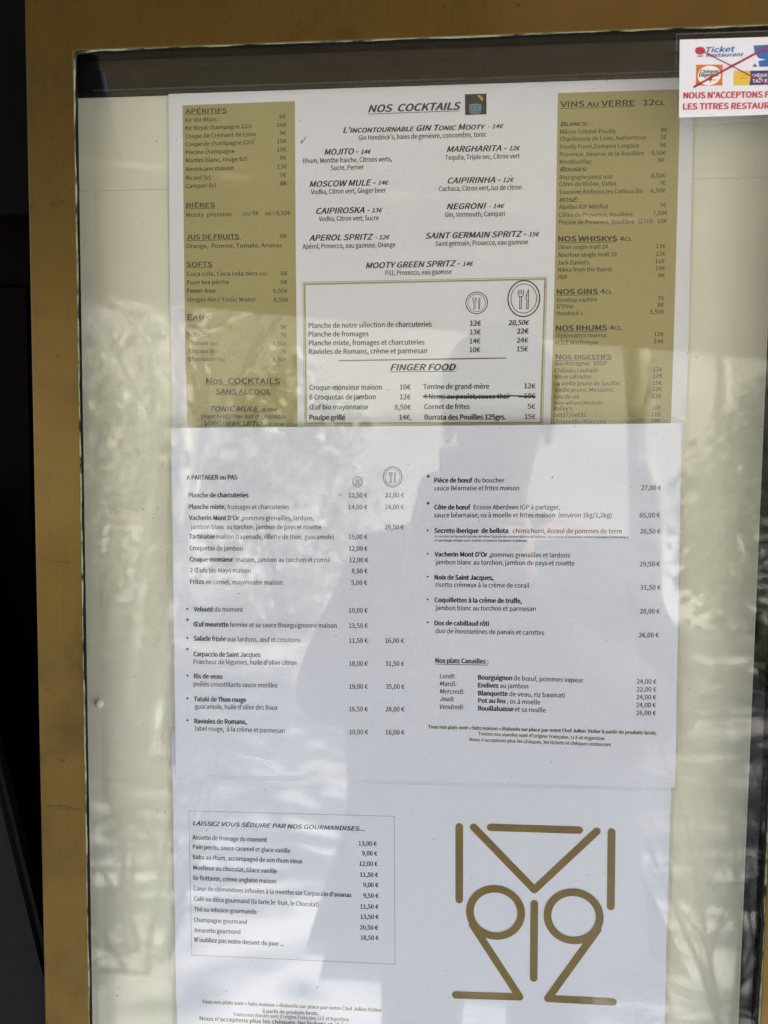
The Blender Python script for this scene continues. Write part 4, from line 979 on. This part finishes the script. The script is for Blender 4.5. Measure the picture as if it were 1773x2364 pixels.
def tree(x, y, h, lean, seed, label, r0=0.15, bark=None, nleaf=2):
    bark = bark or mat_bark
    rnd = random.Random(seed); e = empty('street_tree', (x, y, 0)); tag(e, label, 'tree', 'street trees mirrored in the glass')
    trunk, crown, leaves = [], [], []
    def grow(p, d, L, r, lev):
        k = 3 if lev else 5; q = p
        for s in range(k):
            d = (d + Vector((rnd.uniform(-1, 1), rnd.uniform(-1, 1), rnd.uniform(-0.4, 0.7))) * (0.05 if lev == 0 else 0.16)).normalized()
            q2 = q + d * L / k; r2 = r * (1 - 0.32 / k * (s + 1)) if lev == 0 else r * (1 - 0.6 * (s + 1) / k)
            (trunk if lev == 0 else crown).append((tuple(q), tuple(q2), r if s == 0 else rr, r2)); rr = r2; q = q2
            if lev and lev < 4 and rnd.random() < 0.75:
                dd = (d + Vector((rnd.uniform(-1, 1), rnd.uniform(-1, 1), rnd.uniform(-0.3, 0.8))) * 0.9).normalized(); grow(q, dd, L * rnd.uniform(0.5, 0.75), r2 * 0.7, lev + 1)
        if lev < 4:
            for _ in range(5 if lev == 0 else 2):
                dd = (d + Vector((rnd.uniform(-1, 1), rnd.uniform(-1, 1), rnd.uniform(-0.2, 0.6))) * (0.9 if lev == 0 else 0.7)).normalized()
                grow(q, dd, L * (0.62 if lev == 0 else rnd.uniform(0.55, 0.8)), r2 * 0.72, lev + 1)
        else:
            leaves.extend(q + Vector((rnd.gauss(0, 0.2), rnd.gauss(0, 0.2), rnd.gauss(0, 0.2))) for _ in range(nleaf))
    base = Vector((x, y, -0.10)); grow(base, Vector((lean[0], lean[1], 1)).normalized(), h * 0.42, r0, 0)
    tubes('trunk', trunk, bark, e, 9); tubes('branches', crown, bark, e, 5)
    v, f = [], []
    for p in leaves:
        b = len(v); q = Vector((rnd.uniform(-1, 1), rnd.uniform(-1, 1), rnd.uniform(-1, 1))).normalized(); u = q.orthogonal().normalized() * 0.06; w_ = q.cross(u).normalized() * 0.045
        v += [tuple(p - u), tuple(p + w_), tuple(p + u), tuple(p - w_)]; f.append((b, b + 1, b + 2, b + 3))
    if v: o = link('leaves', v, f, mat_leaf, e)
    return e
tree(-2.5, -5.9, 7.5, (0.10, 0.0), 3, 'leaning pale barked tree across the road, mirrored at the left of the glass')
tree(2.7, -2.0, 6.0, (-0.03, 0.0), 5, 'thin tree on the near pavement whose twigs shade the paving', 0.12, None, 5)
tree(3.7, -3.5, 6.0, (-0.04, 0.0), 61, 'young tree just beyond the kerb on the right', 0.12, None, 5)
tree(6.0, -4.3, 6.5, (-0.04, 0.02), 67, 'leafier tree beyond the kerb far to the right', 0.12, None, 5)
tree(4.9, -2.2, 6.5, (-0.05, 0.0), 41, 'second tree along the near pavement, farther from the case', 0.12, None, 5)
mat_birch = mat('white_birch_bark', (0.78, 0.74, 0.64), (0.45, 0.42, 0.36), 14, 0.8, lo=0.5, hi=0.8)  # bark of two saplings added for slanting pale streaks in the glass
tree(-1.56, -3.5, 4.2, (0.14, 0.0), 51, 'slim white birch sapling leaning right, added beyond the kerb for a pale streak', 0.035, mat_birch)
tree(-1.95, -4.1, 4.0, (0.12, 0.0), 53, 'slim white birch sapling added behind another birch for a pale streak', 0.035, mat_birch)
tree(5.6, -6.1, 7.5, (0.02, 0.03), 11, 'tall tree on the far pavement well right of the case')
tree(1.7, -6.3, 7.0, (-0.06, 0.0), 19, 'slender pale tree on the far pavement behind the person')
tree(-4.6, -12.5, 8.5, (0.05, 0.0), 31, 'broad tree before the pale garden wall at the left')
tree(4.2, -12.0, 8.0, (-0.04, 0.0), 37, 'broad tree before the pale garden wall at the right')
tree(-6.0, -6.0, 7.0, (0.03, 0.02), 23, 'tree on the far pavement farthest along the street')

# bare shrubs on the pavement, their dark twigs mirrored against the bright ground
mat_twig = mat('dark_twigs', (0.045, 0.036, 0.028), (0.07, 0.058, 0.045), 30, 0.9)
def shrub(x, y, h, seed, label):
    rnd = random.Random(seed); e = empty('bare_shrub', (x, y, 0)); tag(e, label, 'shrub', 'bare shrubs on the pavement')
    main, twigs = [], []
    def grow(p, d, L, r, lev):
        q = p; r1 = r
        for s in range(4):
            d = (d + Vector((rnd.uniform(-1, 1), rnd.uniform(-1, 1), rnd.uniform(-0.2, 0.6))) * 0.17).normalized()
            q2 = q + d * L / 4; r2 = r * (1 - 0.17 * (s + 1)); (main if lev == 0 else twigs).append((tuple(q), tuple(q2), r1, r2)); q, r1 = q2, r2
            if lev < 3:
                for _ in range(1 if lev else 2):
                    dd = (d + Vector((rnd.uniform(-1, 1), rnd.uniform(-1, 1), rnd.uniform(-0.1, 0.7))) * 0.75).normalized(); grow(q, dd, L * rnd.uniform(0.4, 0.65), r2 * 0.6, lev + 1)
    for k in range(6):
        a_ = k * math.tau / 6 + rnd.uniform(-0.4, 0.4); grow(Vector((x + 0.06 * math.cos(a_), y + 0.06 * math.sin(a_), -0.01)), Vector((0.38 * math.cos(a_), 0.38 * math.sin(a_), 1)).normalized(), h * rnd.uniform(0.75, 1.05), 0.011, 0)
    tubes('stems', main, mat_twig, e, 6); tubes('twigs', twigs, mat_twig, e, 4)
shrub(-0.86, -1.70, 0.62, 3, 'bare twiggy shrub on the pavement, mirrored at lower left')
shrub(0.80, -1.62, 0.66, 8, 'bare twiggy shrub on the pavement, mirrored at lower right')

# pale leaved bushes added beyond the kerb to mottle the reflection
mat_pale = mat('pale_variegated_leaves', (0.62, 0.60, 0.47), (0.30, 0.32, 0.18), 14, 0.6)
def bush(x, y, r, h, n, seed, label):
    rnd = random.Random(seed); e = empty('added_bush', (x, y, -0.1)); tag(e, label, 'bush', 'added pale leaved bushes beyond the kerb')
    stems = []
    for k in range(14):
        a_ = rnd.uniform(0, math.tau); q = rnd.uniform(0.2, 0.8) * r
        stems.append(((x + 0.1 * math.cos(a_), y + 0.1 * math.sin(a_), -0.1), (x + q * math.cos(a_), y + q * math.sin(a_), h * rnd.uniform(0.5, 0.95)), 0.02, 0.005))
    tubes('stems', stems, mat_twig, e, 5)
    v, f = [], []; clumps = [(rnd.uniform(0, math.tau), rnd.uniform(0.05, 1.0), rnd.uniform(0.55, 1.0)) for _ in range(70)]
    for k in range(n):
        a_, t_, q = rnd.choice(clumps); prof = math.sin(min(1, t_ * 0.9 + 0.12) * math.pi) ** 0.5
        p = Vector((x + r * q * prof * math.cos(a_), y + r * q * prof * math.sin(a_), h * t_)) + Vector((rnd.gauss(0, 0.11), rnd.gauss(0, 0.11), rnd.gauss(0, 0.11)))
        if p.z < -0.08: continue
        d = Vector((rnd.uniform(-1, 1), rnd.uniform(-1, 1), rnd.uniform(-0.2, 1))).normalized(); u = d.orthogonal().normalized() * 0.055; w_ = d.cross(u).normalized() * 0.035
        b = len(v); v += [tuple(p - u), tuple(p + w_), tuple(p + u), tuple(p - w_)]; f.append((b, b + 1, b + 2, b + 3))
    link('leaves', v, f, mat_pale, e)
bush(-2.75, -5.1, 0.75, 2.1, 3200, 1, 'added pale leaved bush beside the two birch saplings')
bush(-1.45, -6.6, 0.80, 2.3, 3200, 2, 'added taller pale leaved bush behind the birch saplings')
bush(2.35, -5.2, 0.70, 2.0, 3000, 3, 'added pale leaved bush opposite the right side of the case')
bush(3.55, -6.4, 0.80, 2.4, 3000, 4, 'added big pale leaved bush farthest right beyond the kerb')

# pale garden wall across the street, raised to hide the sky from the glass
fa = empty('garden_wall', (0, -17.0, 0)); tag(fa, 'pale stone garden wall beyond the trees, raised to keep the sky out of the glass', 'wall')
mat_stone = mat('pale_limestone', (0.62, 0.57, 0.47), (0.46, 0.42, 0.34), 0.9, 0.85)
box('wall_face', -30, 30, -17.6, -17.0, -0.099, 5.6, mat_stone, fa)
box('coping', -30.1, 30.1, -17.7, -16.9, 5.603, 5.8, mat_stone, fa, 0.02)

# ------------------------------------------------------------------ person taking the picture (seen only as a reflection)
mat_skin = mat('skin', (0.26, 0.17, 0.125), (0.23, 0.145, 0.105), 30, 0.55)
mat_coat = mat('dark_navy_coat', (0.018, 0.020, 0.028), (0.026, 0.028, 0.036), 120, 0.85)
mat_jean = mat('dark_jeans', (0.02, 0.025, 0.04), (0.03, 0.035, 0.05), 150, 0.9)
mat_hair = mat('dark_hair', (0.015, 0.011, 0.008), (0.03, 0.022, 0.016), 90, 0.6)
mat_shoe = mat('black_leather', (0.012, 0.011, 0.011), None, 60, 0.4)
def skin_mesh(name, chains, m, parent, sub=2, wide=1.0):
    """chains: lists of (x, y, z, radius); chains sharing a point are welded; the first point is the root"""
    vs, rs, es, idx = [], [], [], {}
    for ch in chains:
        prev = None
        for x, y, z, r in ch:
            k = (round(x, 4), round(y, 4), round(z, 4))
            if k not in idx: idx[k] = len(vs); vs.append((x, y, z)); rs.append(r)
            if prev is not None and prev != idx[k]: es.append((prev, idx[k]))
            prev = idx[k]
    me = bpy.data.meshes.new(name); me.from_pydata(vs, es, []); me.materials.append(m)
    o = bpy.data.objects.new(name, me); COL.objects.link(o)
    md = o.modifiers.new('skin', 'SKIN'); md.use_smooth_shade = True
    for k, sv in enumerate(me.skin_vertices[0].data):
        sv.radius = (rs[k] * (wide if abs(vs[k][0] - HX) < 0.01 else 1), rs[k]); sv.use_root = (k == 0)
    o.modifiers.new('sub', 'SUBSURF').levels = sub; o.modifiers['sub'].render_levels = sub
    adopt(o, parent); return o
HX = 0.085                                       # the person stands a little right of the lens
pe = empty('person', (HX, -0.86, 0)); tag(pe, 'person in a dark coat holding up a phone, mirrored in the glass', 'person')
S = lambda s, x: HX + s * x
ph = Vector((0.034, -0.4615, BASE - 0.046))      # phone centre
body = [[(HX, -0.90, 0.90, .125), (HX, -0.90, 1.06, .115), (HX, -0.885, 1.22, .125), (HX, -0.875, 1.32, .085), (HX, -0.865, 1.385, .048), (HX, -0.845, 1.45, .058), (HX, -0.83, 1.53, .078), (HX, -0.835, 1.60, .072)]]
for s in (-1, 1):
    body.append([(HX, -0.90, 0.90, .125), (S(s, .10), -0.90, 0.84, .085), (S(s, .11), -0.885, 0.48, .055), (S(s, .115), -0.915, 0.10, .036), (S(s, .12), -0.83, 0.045, .032), (S(s, .125), -0.77, 0.035, .025)])
    wr = (ph.x + s * 0.060, -0.505, BASE - 0.115)
    pal = (ph.x + s * 0.052, -0.478, BASE - 0.070)
    body.append([(HX, -0.875, 1.32, .085), (S(s, .175), -0.875, 1.315, .055), (S(s, .26), -0.80, 1.07, .042), (wr[0] + s * 0.02, -0.56, 1.27, .030), (*wr, .021), (*pal, .020)])
    for n_, (dz, L) in enumerate(((0.036, .9), (0.016, 1.0), (-0.004, .95), (-0.022, .75))):   # fingers curl round the phone's back
        z = ph.z + dz; x = ph.x + s * 0.046
        body.append([(*pal, .020), (x + s * 0.004, -0.466, z, .0085), (x - s * 0.004, -0.4500, z + 0.003, .008), (x - s * 0.018 * L, -0.4490, z + 0.006, .0068)])
    body.append([(*pal, .020), (ph.x + s * 0.046, -0.482, ph.z + 0.004, .010), (ph.x + s * 0.028, -0.4785, ph.z + 0.020, .0085)])
skin_mesh('body', body, mat_skin, pe)
coat = [[(HX, -0.90, 0.92, .20), (HX, -0.90, 1.08, .185), (HX, -0.885, 1.22, .175), (HX, -0.878, 1.31, .115), (HX, -0.868, 1.365, .068)],
        [(HX, -0.90, 0.92, .20), (HX, -0.90, 0.74, .215), (HX, -0.90, 0.60, .225)]]
for s in (-1, 1):
    coat.append([(HX, -0.885, 1.22, .175), (S(s, .19), -0.875, 1.29, .078), (S(s, .275), -0.80, 1.07, .062), (ph.x + s * 0.088, -0.575, 1.255, .046), (ph.x + s * 0.060, -0.500, 1.352, .030)])
skin_mesh('coat', coat, mat_coat, pe, 2, 1.3)
for s in (-1, 1):
    skin_mesh('trouser_leg', [[(S(s, .10), -0.90, 0.80, .098), (S(s, .11), -0.888, 0.48, .074), (S(s, .115), -0.915, 0.12, .060)]], mat_jean, pe)
    skin_mesh('shoe', [[(S(s, .115), -0.925, 0.062, .048), (S(s, .12), -0.83, 0.050, .045), (S(s, .125), -0.765, 0.042, .036)]], mat_shoe, pe)
def blob(name, c, r, m, parent, cut=None, n=18):
    bm = bmesh.new(); bmesh.ops.create_uvsphere(bm, u_segments=n * 2, v_segments=n, radius=1)
    if cut: bmesh.ops.delete(bm, geom=[v for v in bm.verts if cut(v.co)], context='VERTS')
    for v in bm.verts: v.co = Vector((c[0] + v.co.x * r[0], c[1] + v.co.y * r[1], c[2] + v.co.z * r[2]))
    me = bpy.data.meshes.new(name); bm.to_mesh(me); bm.free(); me.materials.append(m)
    for p in me.polygons: p.use_smooth = True
    o = bpy.data.objects.new(name, me); COL.objects.link(o); adopt(o, parent); return o
blob('hair', (HX, -0.848, 1.585), (.094, .108, .105), mat_hair, pe, lambda c: c.y > 0.35 and c.z < 0.45 or c.z < -0.75)
for s in (-1, 1):
    blob('ear', (S(s, .080), -0.842, 1.53), (.010, .020, .032), mat_skin, pe, None, 8)
    blob('eye', (S(s, .032), -0.760, 1.545), (.013, .010, .009), mat_shoe, pe, None, 8)
blob('nose', (HX, -0.752, 1.515), (.013, .020, .024), mat_skin, pe, None, 8)
blob('mouth', (HX, -0.762, 1.478), (.024, .008, .007), mat('lips', (0.40, 0.17, 0.14)), pe, None, 8)
phone = empty('phone', (ph.x, ph.y, ph.z - 0.075)); tag(phone, 'black phone held upright in both hands of the person', 'phone')
box('phone_body', ph.x - .036, ph.x + .036, -0.4655, -0.4575, ph.z - .074, ph.z + .074, 'black', phone, 0.003)
box('camera_bump', ph.x - .033, ph.x + .002, -0.4573, -0.4555, ph.z + .036, ph.z + .071, 'black', phone, 0.0008)
